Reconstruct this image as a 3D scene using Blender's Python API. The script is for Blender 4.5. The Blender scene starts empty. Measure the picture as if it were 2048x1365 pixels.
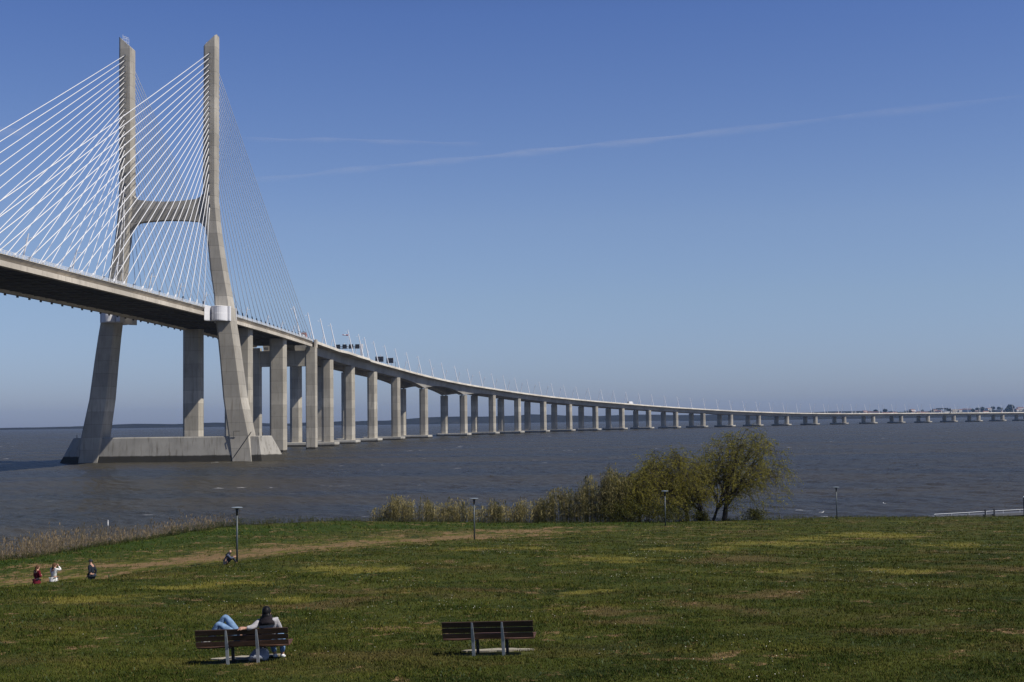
import bpy, bmesh, math, random
import numpy as np
from mathutils import Matrix, Vector
R = math.radians
rng = random.Random(7)
nrs = np.random.RandomState(11)
scene = bpy.context.scene
COL = scene.collection

# ------------------------------------------------------------------ camera
EYE = 13.3
cam_d = bpy.data.cameras.new("camera")
cam = bpy.data.objects.new("camera", cam_d)
COL.objects.link(cam)
cam_d.sensor_width = 36.0
cam_d.lens = 47.863
cam_d.clip_start = 0.1
cam_d.clip_end = 200000
cam.matrix_world = (Matrix.Translation((0, 0, EYE)) @ Matrix.Rotation(R(90 + 3.339), 4, 'X')
                    @ Matrix.Rotation(-0.0135, 4, 'Z'))
scene.camera = cam

# ------------------------------------------------------------------ light
SUN_EL = 50.0
sun_vec = Vector((math.cos(R(21)) * math.cos(R(SUN_EL)), -math.sin(R(21)) * math.cos(R(SUN_EL)), math.sin(R(SUN_EL))))
world = bpy.data.worlds.new("World")
scene.world = world
world.use_nodes = True
wn = world.node_tree.nodes
wl = world.node_tree.links
bg = wn["Background"]
sky = wn.new("ShaderNodeTexSky")
sky.sky_type = 'NISHITA'
sky.sun_disc = False
sky.sun_elevation = R(SUN_EL)
sky.sun_rotation = R(111)
sky.altitude = 20
sky.air_density = 1.0
sky.dust_density = 0.6
sky.ozone_density = 2.5
# clear dry air: the Nishita sky toned by elevation (deeper blue overhead, less yellow at the horizon)
wtc = wn.new("ShaderNodeTexCoord")
wsp = wn.new("ShaderNodeSeparateXYZ")
wl.new(wtc.outputs["Generated"], wsp.inputs[0])
wrp = wn.new("ShaderNodeValToRGB")
el_ = wrp.color_ramp.elements
while len(el_) < 7:
    el_.new(0.5)
for e_, (p_, c_) in zip(el_, ((0.0, (.55, .63, 1.0)), (0.03, (.56, .645, .985)), (0.088, (.64, .685, .89)), (0.143, (.675, .70, .885)), (0.29, (.492, .583, .892)), (0.42, (.24, .303, .555)), (1.0, (.154, .197, .376)))):
    e_.position = p_
    e_.color = (*c_, 1)
wl.new(wsp.outputs[2], wrp.inputs[0])
wmx = wn.new("ShaderNodeMix")
wmx.data_type = 'RGBA'
wmx.blend_type = 'MULTIPLY'
wmx.inputs[0].default_value = 1.0
wl.new(sky.outputs[0], wmx.inputs[6])
wl.new(wrp.outputs[0], wmx.inputs[7])
wl.new(wmx.outputs[2], bg.inputs[0])
bg.inputs[1].default_value = 0.112
sun_d = bpy.data.lights.new("sun", 'SUN')
sun_d.energy = 5.0
sun_d.angle = R(0.55)
sun_d.color = (1.0, 0.94, 0.85)
sun = bpy.data.objects.new("sun", sun_d)
COL.objects.link(sun)
sun.rotation_euler = sun_vec.to_track_quat('Z', 'Y').to_euler()
scene.view_settings.view_transform = 'Standard'
scene.view_settings.look = 'None'
scene.view_settings.exposure = 0.0
scene.view_settings.gamma = 1.0
scene.view_settings.use_curve_mapping = False

# ------------------------------------------------------------------ materials
def mat(name, color, rough=0.7, metal=0.0, spec=0.5):
    m = bpy.data.materials.new(name)
    m.use_nodes = True
    b = m.node_tree.nodes["Principled BSDF"]
    b.inputs["Base Color"].default_value = (*color, 1)
    b.inputs["Roughness"].default_value = rough
    b.inputs["Metallic"].default_value = metal
    b.inputs["Specular IOR Level"].default_value = spec
    return m

class NT:
    """small helper to wire node trees"""
    def __init__(self, m):
        self.n = m.node_tree.nodes
        self.l = m.node_tree.links
        self.b = self.n.get("Principled BSDF")
    def add(self, t, **kw):
        x = self.n.new(t)
        for k, v in kw.items():
            setattr(x, k, v)
        return x
    def link(self, a, b):
        self.l.new(a, b)
    def math(self, op, a, b=None, c=None, clamp=False):
        x = self.n.new("ShaderNodeMath")
        x.operation = op
        x.use_clamp = clamp
        for i, v in enumerate((a, b, c)):
            if v is None:
                continue
            if isinstance(v, (int, float)):
                x.inputs[i].default_value = v
            else:
                self.l.new(v, x.inputs[i])
        return x.outputs[0]
    def mapping(self, vec, scale):
        x = self.n.new("ShaderNodeMapping")
        x.inputs["Scale"].default_value = scale
        self.l.new(vec, x.inputs["Vector"])
        return x.outputs[0]
    def noise(self, vec, scale, detail=4, rough=0.55):
        x = self.n.new("ShaderNodeTexNoise")
        x.inputs["Scale"].default_value = scale
        x.inputs["Detail"].default_value = detail
        x.inputs["Roughness"].default_value = rough
        if vec is not None:
            self.l.new(vec, x.inputs["Vector"])
        return x.outputs["Fac"]
    def ramp(self, fac, stops, interp='LINEAR'):
        x = self.n.new("ShaderNodeValToRGB")
        x.color_ramp.interpolation = interp
        e = x.color_ramp.elements
        while len(e) < len(stops):
            e.new(0.5)
        for i, (p, c) in enumerate(stops):
            e[i].position = p
            e[i].color = (*c, 1) if len(c) == 3 else c
        self.l.new(fac, x.inputs[0])
        return x.outputs[0]
    def mix(self, fac, a, b, blend='MIX'):
        x = self.n.new("ShaderNodeMix")
        x.data_type = 'RGBA'
        x.blend_type = blend
        for s, v in ((x.inputs[0], fac), (x.inputs[6], a), (x.inputs[7], b)):
            if isinstance(v, (int, float)):
                s.default_value = v
            elif isinstance(v, tuple):
                s.default_value = (*v, 1) if len(v) == 3 else v
            else:
                self.l.new(v, s)
        return x.outputs[2]
    def smooth(self, v, lo, hi):
        x = self.n.new("ShaderNodeMapRange")
        x.interpolation_type = 'SMOOTHSTEP'
        x.inputs[1].default_value = lo
        x.inputs[2].default_value = hi
        self.l.new(v, x.inputs[0])
        return x.outputs[0]
    def pos(self):
        return self.n.new("ShaderNodeNewGeometry").outputs["Position"]
    def sep(self, v):
        x = self.n.new("ShaderNodeSeparateXYZ")
        self.l.new(v, x.inputs[0])
        return x.outputs

def concrete(name, base, joint=0.0, tide=0.0, streak=0.5, rough=0.85):
    m = mat(name, base, rough, spec=0.25)
    t = NT(m)
    p = t.pos()
    big = t.noise(p, 0.05, 5)
    mid = t.noise(t.mapping(p, (1, 1, 0.35)), 0.45, 5, 0.6)
    st = t.noise(t.mapping(p, (1.4, 1.4, 0.06)), 1.0, 5, 0.65)
    k = [c * 0.86 for c in base]
    h = [min(1, c * 1.2) for c in base]
    c = t.mix(t.smooth(big, 0.35, 0.65), tuple(k), tuple(h))
    c = t.mix(t.math('MULTIPLY', t.smooth(mid, 0.46, 0.74), 0.5), c, tuple(x * 0.6 for x in base))
    c = t.mix(t.math('MULTIPLY', t.smooth(st, 0.52, 0.72), streak), c, (base[0] * 0.5, base[1] * 0.47, base[2] * 0.43))
    z = t.sep(p)[2]
    if joint:
        # pour lifts: each lift a slightly different tone, a dark joint between them
        q = t.math('DIVIDE', z, joint)
        fr = t.math('FRACT', q)
        fl = t.math('FLOOR', q)
        wn_ = t.add("ShaderNodeTexWhiteNoise", noise_dimensions='1D')
        t.link(fl, wn_.inputs["W"])
        c = t.mix(t.math('MULTIPLY', t.math('MULTIPLY', wn_.outputs["Value"], t.math('ADD', 0.35, mid)), 0.75), c, tuple(x * 0.58 for x in base))
        line = t.math('LESS_THAN', fr, 0.13 / joint)
        c = t.mix(t.math('MULTIPLY', line, 0.42), c, (0.05, 0.047, 0.042))
    if tide:
        n = t.noise(t.mapping(p, (1, 1, 0.2)), 0.7, 4)
        edge = t.math('SUBTRACT', z, t.math('MULTIPLY', n, 0.5))
        w = t.smooth(edge, tide, tide - 0.35)
        w = t.math('SUBTRACT', 1.0, t.smooth(edge, tide - 0.5, tide))
        c = t.mix(t.math('MULTIPLY', w, 0.93), c, (0.022, 0.02, 0.015))
    t.link(c, t.b.inputs["Base Color"])
    bp = t.add("ShaderNodeBump")
    bp.inputs["Strength"].default_value = 0.25
    bp.inputs["Distance"].default_value = 0.05
    t.link(mid, bp.inputs["Height"])
    t.link(bp.outputs[0], t.b.inputs["Normal"])
    return m

M = {}
M['tower'] = concrete("tower_concrete", (0.43, 0.40, 0.34), joint=4.6, streak=0.85)
M['cap'] = concrete("cap_concrete", (0.33, 0.315, 0.28), tide=2.3, streak=0.95)
M['pier'] = concrete("pier_concrete", (0.45, 0.415, 0.345), joint=5.5, streak=0.75, tide=1.0)
M['pilecap'] = concrete("pile_cap_concrete", (0.42, 0.40, 0.35), tide=1.1, streak=0.4)
M['deck'] = concrete("deck_concrete", (0.40, 0.37, 0.31), streak=0.35)
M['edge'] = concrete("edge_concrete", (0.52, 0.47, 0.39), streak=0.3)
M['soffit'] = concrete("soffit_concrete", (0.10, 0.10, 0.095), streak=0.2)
M['parapet'] = concrete("parapet_concrete", (0.60, 0.56, 0.48), streak=0.25)
M['girder'] = concrete("shaded_girder_concrete", (0.29, 0.275, 0.245), streak=0.35)  # deck concrete made darker: shade on the webs put into the colour
M['collar'] = mat("white_fairing_panel", (0.66, 0.66, 0.67), 0.6)
M['white'] = mat("white_paint", (0.78, 0.78, 0.77), 0.45)
M['cable'] = mat("white_cable_sheath", (0.74, 0.74, 0.74), 0.4)
M['rail'] = mat("white_railing_paint", (0.72, 0.74, 0.76), 0.5)
M['lampwhite'] = mat("pale_lamp_paint", (0.75, 0.76, 0.78), 0.5)
M['dark'] = mat("dark_metal", (0.03, 0.032, 0.036), 0.5)
M['damper'] = mat("damper_metal", (0.04, 0.05, 0.07), 0.5)
M['sign'] = mat("sign_back", (0.10, 0.105, 0.115), 0.6)
M['asphalt'] = mat("asphalt", (0.05, 0.05, 0.052), 0.9)
M['parkgrey'] = mat("grey_lamp_paint", (0.055, 0.07, 0.075), 0.5)
M['parktop'] = mat("lamp_disc_paint", (0.20, 0.24, 0.27), 0.4)
M['glass'] = mat("dark_glass", (0.02, 0.025, 0.03), 0.1)
M['red'] = mat("red_paint", (0.35, 0.05, 0.04), 0.5)
M['tyre'] = mat("tyre_rubber", (0.02, 0.02, 0.02), 0.9)

# ------------------------------------------------------------------ mesh helpers
class MB:
    def __init__(self):
        self.v = []
        self.f = []
    def add(self, verts, faces):
        n = len(self.v)
        self.v += [tuple(x) for x in verts]
        self.f += [tuple(i + n for i in f) for f in faces]
    def box(self, x0, y0, z0, x1, y1, z1, M_=None):
        v = [Vector((x, y, z)) for z in (z0, z1) for y in (y0, y1) for x in (x0, x1)]
        if M_ is not None:
            v = [M_ @ p for p in v]
        self.add(v, [(0, 2, 3, 1), (4, 5, 7, 6), (0, 1, 5, 4), (2, 6, 7, 3), (0, 4, 6, 2), (1, 3, 7, 5)])
    def tube(self, pts, rad, n=6, cap=True):
        pts = [Vector(p) for p in pts]
        if not hasattr(rad, '__len__'):
            rad = [rad] * len(pts)
        rings = []
        t0 = (pts[1] - pts[0]).normalized()
        up = Vector((0, 0, 1)) if abs(t0.z) < 0.9 else Vector((0, 1, 0))
        a = t0.cross(up).normalized()
        base = len(self.v)
        for i, p in enumerate(pts):
            if i == 0:
                t = t0
            elif i == len(pts) - 1:
                t = (pts[i] - pts[i - 1]).normalized()
            else:
                t = (pts[i + 1] - pts[i - 1]).normalized()
            a = (a - t * a.dot(t)).normalized()
            b = t.cross(a)
            for k in range(n):
                th = 2 * math.pi * k / n
                self.v.append(tuple(p + (a * math.cos(th) + b * math.sin(th)) * rad[i]))
        for i in range(len(pts) - 1):
            for k in range(n):
                k2 = (k + 1) % n
                self.f.append((base + i * n + k, base + i * n + k2, base + (i + 1) * n + k2, base + (i + 1) * n + k))
        if cap:
            self.f.append(tuple(base + k for k in range(n))[::-1])
            self.f.append(tuple(base + (len(pts) - 1) * n + k for k in range(n)))
    def loft(self, rings, cap=True, closed=True):
        n = len(rings[0])
        base = len(self.v)
        for r in rings:
            self.v += [tuple(x) for x in r]
        m = n if closed else n - 1
        for i in range(len(rings) - 1):
            for k in range(m):
                k2 = (k + 1) % n
                self.f.append((base + i * n + k, base + i * n + k2, base + (i + 1) * n + k2, base + (i + 1) * n + k))
        if cap and closed:
            self.f.append(tuple(base + k for k in range(n))[::-1])
            self.f.append(tuple(base + (len(rings) - 1) * n + k for k in range(n)))
    def build(self, name, m, parent=None, smooth=False):
        me = bpy.data.meshes.new(name)
        me.from_pydata(self.v, [], self.f)
        bm = bmesh.new()
        bm.from_mesh(me)
        bmesh.ops.recalc_face_normals(bm, faces=bm.faces)
        bm.to_mesh(me)
        bm.free()
        if smooth:
            for p in me.polygons:
                p.use_smooth = True
        if m is not None:
            me.materials.append(m)
        return link(name, me, parent)

def link(name, me, parent=None):
    o = bpy.data.objects.new(name, me)
    COL.objects.link(o)
    if parent is not None:
        o.parent = parent
        o.matrix_parent_inverse = Matrix.Identity(4)
    return o

def empty(name, loc=(0, 0, 0), rz=0, parent=None):
    o = bpy.data.objects.new(name, None)
    COL.objects.link(o)
    o.location = loc
    o.rotation_euler = (0, 0, rz)
    if parent is not None:
        o.parent = parent
    return o

def tag(o, label=None, cat=None, group=None, kind=None):
    for k, v in (('label', label), ('category', cat), ('group', group), ('kind', kind)):
        if v:
            o[k] = v
    return o

def copy_tree(o, parent=None):
    c = o.copy()
    COL.objects.link(c)
    if parent is not None:
        c.parent = parent
    for ch in list(o.children):
        copy_tree(ch, c)
    return c

ONES = ["first", "second", "third", "fourth", "fifth", "sixth", "seventh", "eighth", "ninth", "tenth", "eleventh",
        "twelfth", "thirteenth", "fourteenth", "fifteenth", "sixteenth", "seventeenth", "eighteenth", "nineteenth"]
def ordinal(n):
    if n <= 19:
        return ONES[n - 1]
    tens = {2: ("twenty", "twentieth"), 3: ("thirty", "thirtieth"), 4: ("forty", "fortieth"), 5: ("fifty", "fiftieth"), 6: ("sixty", "sixtieth")}[n // 10]
    return tens[1] if n % 10 == 0 else tens[0] + "-" + ONES[n % 10 - 1]

# ------------------------------------------------------------------ bridge axis
AX_S = np.linspace(-900, 2420, 1661)
AX_H = np.interp(AX_S, [-283.2, 0, 400, 800, 1200, 1600, 2040], [0.044, 0.0214, 0.2226, 0.4335, 0.6493, 0.8615, 0.8774])
_dx, _dy = np.sin(AX_H), np.cos(AX_H)
AX_X = np.concatenate([[0], np.cumsum((_dx[1:] + _dx[:-1]) / 2 * 2.0)])
AX_Y = np.concatenate([[0], np.cumsum((_dy[1:] + _dy[:-1]) / 2 * 2.0)])
AX_X += -115.598 - np.interp(0, AX_S, AX_X)
AX_Y += 779.066 - np.interp(0, AX_S, AX_Y)
HP = [(-900, 50), (-700, 52), (-467, 54.3), (-366, 55.5), (-279, 56.3), (-165, 56.5), (-75, 56.2), (0, 55.9), (60, 55.4), (130, 54.9),
      (225, 53.2), (393, 48.3), (554, 43.9), (710, 39.0), (922, 33.2), (1099, 27.8), (1271, 22.8), (1420, 19.4), (1576, 17.6), (1863, 16.7), (2040, 16.1), (2420, 15.6)]
_hx, _hy = zip(*HP)
_dense = np.interp(AX_S, _hx, _hy)
_ker = np.hanning(45); _ker /= _ker.sum()
_pad = np.concatenate([np.full(22, _dense[0]), _dense, np.full(22, _dense[-1])])
AX_T = np.convolve(_pad, _ker, 'valid')

def axis(s):
    return (np.interp(s, AX_S, AX_X), np.interp(s, AX_S, AX_Y), np.interp(s, AX_S, AX_H), np.interp(s, AX_S, AX_T))
def bp(s, off, z):
    """bridge point: station along the axis, offset to the near side, height above water"""
    x, y, h, _ = axis(s)
    return Vector((x + off * math.cos(h), y - off * math.sin(h), z))
def top(s):
    return float(np.interp(s, AX_S, AX_T))

# ------------------------------------------------------------------ water, sky, terrain
def polyline_dist(px, py, pts):
    """signed distance to an open polyline, positive on its left"""
    best = np.full(px.shape, 1e9)
    sg = np.zeros(px.shape)
    for (x0, y0), (x1, y1) in zip(pts[:-1], pts[1:]):
        dx, dy = x1 - x0, y1 - y0
        L2 = dx * dx + dy * dy
        t = np.clip(((px - x0) * dx + (py - y0) * dy) / L2, 0, 1)
        ex, ey = px - (x0 + t * dx), py - (y0 + t * dy)
        d = np.hypot(ex, ey)
        cr = dx * (py - y0) - dy * (px - x0)
        m = d < best - 1e-9
        best = np.where(m, d, best)
        sg = np.where(m, np.sign(cr), sg)
    return best * sg

def plane_z(y):
    return 8.5 - 0.0535 * (y - 28)

ELINE = [(-60, 20), (-30, 36), (-21.5, 47.9), (-18.6, 54.8), (-16.3, 63.1), (-14.4, 70.4), (-12.4, 79.0), (-10.0, 88.5), (-4.6, 98), (0.9, 113.3), (5.5, 123.5)]
BLINE = [(-220, 50, 4.2), (-90, 70, 4.3), (-36.4, 86.5, 4.35), (-34.8, 92.7, 4.3), (-32.7, 96.6, 4.3), (-31.2, 103.1, 4.2), (-29.6, 111.4, 4.1), (-27.9, 121.6, 3.9),
         (-25.7, 128.3, 3.8), (-22.7, 132.9, 3.6), (-17, 138.5, 3.35), (-11.8, 140.5, 3.1), (-6.6, 141.2, 2.9), (1.1, 141.8, 2.7), (10.4, 144.5, 2.4),
         (23.2, 152.5, 1.8), (38, 161.3, 1.35), (48.2, 161.5, 1.25), (60.1, 161.8, 1.15), (90, 164, 1.1), (240, 172, 1.1)]
_ctl = []
for y in (-60, -20, 10, 28, 45, 60, 80, 100, 120, 140):
    for x in (-10, 10, 35, 70, 120, 200):
        ex = np.interp(y, [p[1] for p in ELINE], [p[0] for p in ELINE])
        if x > ex + 4 and y < 140:
            _ctl.append((x, y, plane_z(y)))
for y in (-60, -20, 10):
    for x in (-40, -120):
        _ctl.append((x, y, plane_z(y)))
for (x, y) in ELINE[1:]:
    _ctl.append((x + 0.4, y, plane_z(y) + 0.03))
    if y < 100:
        _ctl.append((x + 3.5, y + 1, plane_z(y + 1)))
_ctl += [(-24.4, 70, 4.6), (-21.7, 70, 4.68), (-33, 70, 4.45), (-28, 58, 4.9), (-60, 60, 4.6), (-19, 77, 4.8), (-16.7, 82.4, 5.0), (-14.6, 82, 5.0), (-11, 97, 4.45), (-3.2, 108.3, 3.94),
         (3, 119, 3.45), (14.4, 130.2, 3.12), (34.7, 147.3, 2.2), (-26.5, 81, 4.5), (-22, 88, 4.55), (-17, 97, 4.4), (-60, 45, 5.2), (-120, 40, 5.2)]
_ctl += [(x, y, z) for x, y, z in BLINE[1:]]
_C = np.array(_ctl, float)
def _phi(r2):
    return np.where(r2 > 0, 0.5 * r2 * np.log(np.maximum(r2, 1e-12)), 0)
_d2 = ((_C[:, None, :2] - _C[None, :, :2]) ** 2).sum(-1)
_n = len(_C)
_A = np.zeros((_n + 3, _n + 3))
_A[:_n, :_n] = _phi(_d2) + np.eye(_n) * 2.0
_A[:_n, _n] = 1
_A[:_n, _n + 1:] = _C[:, :2]
_A[_n:, :_n] = _A[:_n, _n:].T
_W = np.linalg.solve(_A, np.concatenate([_C[:, 2], [0, 0, 0]]))
_bl2 = [(p[0], p[1]) for p in BLINE]

def ground_z(x, y, full=True):
    x = np.atleast_1d(np.asarray(x, float))
    y = np.atleast_1d(np.asarray(y, float))
    z = np.full(x.shape, _W[_n])
    z = z + _W[_n + 1] * x + _W[_n + 2] * y
    for i in range(_n):
        z = z + _W[i] * _phi((x - _C[i, 0]) ** 2 + (y - _C[i, 1]) ** 2)
    z = np.clip(z, 0.8, 12)
    z = z + 0.05 * np.sin(x * 0.55 + 1.3 * np.sin(y * 0.21)) * np.sin(y * 0.37 + 0.8) + 0.03 * np.sin(x * 1.3 + y * 0.9)
    d = polyline_dist(x, y, _bl2)
    t = np.clip((d - 0.5) / 13.0, 0, 1)
    t = t * t * (3 - 2 * t)
    return z * (1 - t) + (-1.6) * t
def gz(x, y):
    return float(ground_z(x, y)[0])

# terrain as one sheet
gx = np.concatenate([np.arange(-230, -50, 4.0), np.arange(-50, 75, 0.7), np.arange(75, 241, 4.0)])
gy = np.concatenate([np.arange(-60, 15, 3.0), np.arange(15, 190, 0.7)])
GX, GY = np.meshgrid(gx, gy)
GZ = ground_z(GX.ravel(), GY.ravel())
nx_, ny_ = len(gx), len(gy)
idx = np.arange(nx_ * ny_).reshape(ny_, nx_)
quads = np.stack([idx[:-1, :-1], idx[:-1, 1:], idx[1:, 1:], idx[1:, :-1]], -1).reshape(-1, 4)
me = bpy.data.meshes.new("ground")
me.from_pydata(np.stack([GX.ravel(), GY.ravel(), GZ], 1).tolist(), [], quads.tolist())
DIRT = [(-34, 74), (-27.4, 79.5), (-25.5, 81.5), (-23.7, 83.5), (-22, 86.2), (-19.8, 89), (-17.9, 92.8), (-16.2, 94.7), (-14.2, 99.6), (-11.8, 104.4), (-7.1, 109), (-2.9, 115.6), (0.9, 123), (4.7, 127.2), (10, 131)]
def dirt_amount(x, y):
    d = polyline_dist(x, y, DIRT)
    w = np.where(d > 0, 7.5, 8.0)
    a = np.exp(-(d / w) ** 2 * 1.2)
    a = a * np.interp(y, [60, 74, 90, 104, 122, 134], [0.0, 0.62, 1.0, 0.92, 0.88, 0.0])
    return a
LUSH = [(-60, 80), (-36, 88), (-32, 96), (-29, 106), (-25, 118), (-17, 130), (-6, 134), (4, 136), (12, 140)]
def lush_amount(x, y):
    d = polyline_dist(x, y, LUSH)
    return np.exp(-(d / 7.5) ** 2)
# drier, yellowed drifts and thin brownish spots in the turf: (x, y, half width, half depth)
YELLOWED = [(-2.6, 80.7, 1.6, 4.3), (0.3, 81.9, 1.4, 3.7), (4.6, 68.2, 2.3, 3.1), (6.0, 64.0, 1.2, 2.7), (11.9, 78.1, 1.4, 3.3), (16.6, 85.8, 3.5, 4.0), (26.1, 98.0, 3.3, 8.0), (20.6, 92.6, 2.0, 4.7), (11.8, 56.7, 1.9, 1.8), (15.0, 53.8, 1.2, 1.9),
            (2.0, 47.1, 0.9, 1.2), (12.8, 41.4, 0.7, 1.3), (12.5, 35.2, 0.8, 1.0), (-7.4, 61.8, 2.7, 3.3), (-11.7, 52.5, 2.3, 2.4), (25.4, 80.1, 2.1, 4.2), (8.6, 78.5, 1.4, 2.7), (-13.7, 45.4, 1.8, 1.8), (-7.1, 45.4, 1.5, 1.3), (40, 90, 4, 6), (-28, 40, 3, 3)]
THIN = [(10.2, 65.2, 2.6, 3.7), (5.7, 40.5, 1.0, 1.8), (-0.8, 48.9, 1.6, 2.1), (3.3, 34.4, 1.1, 1.8), (7.5, 43.8, 1.9, 1.5), (-5.8, 42.1, 1.9, 1.9), (2.0, 37.4, 1.1, 1.2), (8.5, 32.4, 1.8, 1.0), (22, 55, 2, 3)]
def drift(x, y, lst, seed=0.0):
    wx = x + 0.7 * np.sin(y * .9 + seed) + .35 * np.sin(x * 2.3 + y * 1.7)
    wy_ = y + 1.1 * np.sin(x * .8 + seed) + .5 * np.sin(x * 1.9 - y * 1.1)
    o = np.zeros_like(x)
    for cx, cy, rx, ry in lst:
        o = np.maximum(o, np.exp(-((wx - cx) / rx) ** 2 - ((wy_ - cy) / ry) ** 2))
    return o
def yellow_amount(x, y):
    d = polyline_dist(x, y, DIRT)
    return np.maximum(drift(x, y, YELLOWED), 0.42 * np.exp(-(d / 11.0) ** 2) * np.interp(y, [55, 70, 120, 134], [.3, 1, 1, 0]))
da = dirt_amount(GX.ravel(), GY.ravel())
la = lush_amount(GX.ravel(), GY.ravel())
at = me.attributes.new("wear", 'FLOAT', 'POINT')
at.data.foreach_set("value", da.astype(np.float32))
at = me.attributes.new("lush", 'FLOAT', 'POINT')
at.data.foreach_set("value", la.astype(np.float32))
ya, ta = yellow_amount(GX.ravel(), GY.ravel()), drift(GX.ravel(), GY.ravel(), THIN, 2.0)
for nm_, ar_ in (("yellowed", ya), ("thin", ta)):
    at = me.attributes.new(nm_, 'FLOAT', 'POINT')
    at.data.foreach_set("value", ar_.astype(np.float32))
for p in me.polygons:
    p.use_smooth = True
ground = link("ground", me)
tag(ground, "sloping grassy bank with worn bare earth along the hollow path", "ground", kind="structure")

def grass_color(t, p, wear=None, lush=None, bright=1.0):
    """field colour from the place on the ground: dark green, olive, dry yellow patches, reddish worn spots"""
    g2 = t.mapping(p, (1, 1.15, 0))
    a = t.noise(g2, 0.17, 7, 0.72)
    fine = t.noise(g2, 1.4, 4, 0.7)
    b = t.noise(g2, 0.42, 5, 0.62)
    c = t.noise(g2, 2.6, 3, 0.6)
    d = t.noise(t.mapping(p, (0.9, 1.5, 3.0)), 0.15, 5, 0.66)
    e = t.noise(t.mapping(p, (1.0, 1.3, 7.0)), 0.20, 5, 0.62)
    s = lambda *v: tuple(x * bright for x in v)
    col = t.mix(t.smooth(b, 0.32, 0.68), s(0.028, 0.041, 0.006), s(0.060, 0.069, 0.012))
    col = t.mix(t.math('MULTIPLY', t.smooth(d, 0.50, 0.68), 0.6), col, s(0.088, 0.063, 0.026))
    col = t.mix(t.math('MULTIPLY', t.smooth(a, 0.52, 0.72), t.smooth(fine, 0.28, 0.62)), col, s(0.135, 0.122, 0.024))
    col = t.mix(t.math('MULTIPLY', t.smooth(e, 0.50, 0.70), 0.7), col, s(0.017, 0.027, 0.006))
    col = t.mix(t.math('MULTIPLY', t.smooth(c, 0.50, 0.75), 0.3), col, s(0.016, 0.025, 0.005))
    ye = t.add("ShaderNodeAttribute", attribute_name="yellowed").outputs["Fac"]
    th = t.add("ShaderNodeAttribute", attribute_name="thin").outputs["Fac"]
    mot = t.math('ADD', t.math('MULTIPLY', t.math('SUBTRACT', fine, 0.5), 1.6), t.math('MULTIPLY', t.math('SUBTRACT', b, 0.5), 1.2))
    col = t.mix(t.math('MULTIPLY', t.smooth(t.math('ADD', th, mot), 0.25, 0.85), 0.75), col, s(0.098, 0.072, 0.030))
    col = t.mix(t.math('MULTIPLY', t.smooth(t.math('ADD', ye, mot), 0.25, 0.85), 0.8), col, s(0.165, 0.148, 0.030))
    return col, b, c

gm = mat("ground_soil_and_grass", (0.06, 0.08, 0.02), 0.95, spec=0.1)
t = NT(gm)
p = t.pos()
col, nb, nc = grass_color(t, p)
w = t.add("ShaderNodeAttribute", attribute_name="wear").outputs["Fac"]
lu = t.add("ShaderNodeAttribute", attribute_name="lush").outputs["Fac"]
col = t.mix(t.math("MULTIPLY", lu, 0.75), col, (0.024, 0.048, 0.006))
n1 = t.noise(t.mapping(p, (1, 0.9, 0)), 1.1, 8, 0.72)
n0 = t.noise(t.mapping(p, (1, 0.9, 0)), 0.22, 4, 0.6)
n2 = t.noise(p, 4.0, 4, 0.7)
soil = t.ramp(n2, [(0.3, (0.085, 0.055, 0.026)), (0.7, (0.27, 0.18, 0.09))])
col = t.mix(t.smooth(t.math('ADD', t.math('ADD', t.math('MULTIPLY', w, 0.85), t.math('MULTIPLY', t.math('SUBTRACT', n0, 0.5), 3.4)), t.math('MULTIPLY', t.math('SUBTRACT', n1, 0.5), 5.5)), 0.52, 0.78), col, soil)
z = t.sep(p)[2]
mud = t.math('SUBTRACT', 1.0, t.smooth(z, 0.2, 0.9))
col = t.mix(mud, col, (0.10, 0.08, 0.055))
t.link(col, t.b.inputs["Base Color"])
bpn = t.add("ShaderNodeBump")
bpn.inputs["Strength"].default_value = 0.7
bpn.inputs["Distance"].default_value = 0.12
t.link(t.math('ADD', n2, nc), bpn.inputs["Height"])
t.link(bpn.outputs[0], t.b.inputs["Normal"])
ground.data.materials.append(gm)

# water sheet
def wave_height(x, y):
    """choppy wind waves: many short-crested trains about one wind direction"""
    wr = np.random.RandomState(4)
    h = np.zeros_like(x)
    for i in range(34):
        L = 1.6 * 1.085 ** i
        th = R(200) + wr.normal(0, .55)
        k = 2 * np.pi / L
        amp = 0.0095 * L ** 0.62 * (1.0 if L < 7 else (7 / L) ** 1.2)
        ph = wr.rand() * 6.28
        gust = 1 + .5 * np.sin(x * .013 * (1 + .3 * wr.rand()) + wr.rand() * 6) * np.sin(y * .009 + wr.rand() * 6)
        s_ = np.sin(k * (x * np.cos(th) + y * np.sin(th)) + ph + .8 * np.sin(x * .11 + i) + .8 * np.sin(y * .09 + 2 * i))
        h += amp * gust * (s_ + .25 * np.cos(2 * np.arcsin(np.clip(s_, -1, 1))) * -1)
    return h
wy = 105 * np.exp(np.linspace(0, math.log(4000 / 105), 780))
wa = np.linspace(-0.56, 0.56, 820)
WX = wa[None, :] * wy[:, None]
WY = np.repeat(wy[:, None], len(wa), 1)
fade = np.clip((0.56 - np.abs(wa)) / 0.05, 0, 1)[None, :] * np.clip((wy - 105) / 12, 0, 1)[:, None] * np.clip((4000 - wy) / 1500, 0, 1)[:, None]
WZ = wave_height(WX, WY) * fade
nr, nc_ = WX.shape
wv_ = np.stack([WX, WY, WZ], -1).reshape(-1, 3)
wi = np.arange(nr * nc_).reshape(nr, nc_)
wf = np.stack([wi[:-1, :-1], wi[:-1, 1:], wi[1:, 1:], wi[1:, :-1]], -1).reshape(-1, 4)
outer = np.array([(-9000, -800, 0), (12000, -800, 0), (12000, 13800, 0), (-9000, 13800, 0)], float)
n0 = len(wv_)
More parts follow.
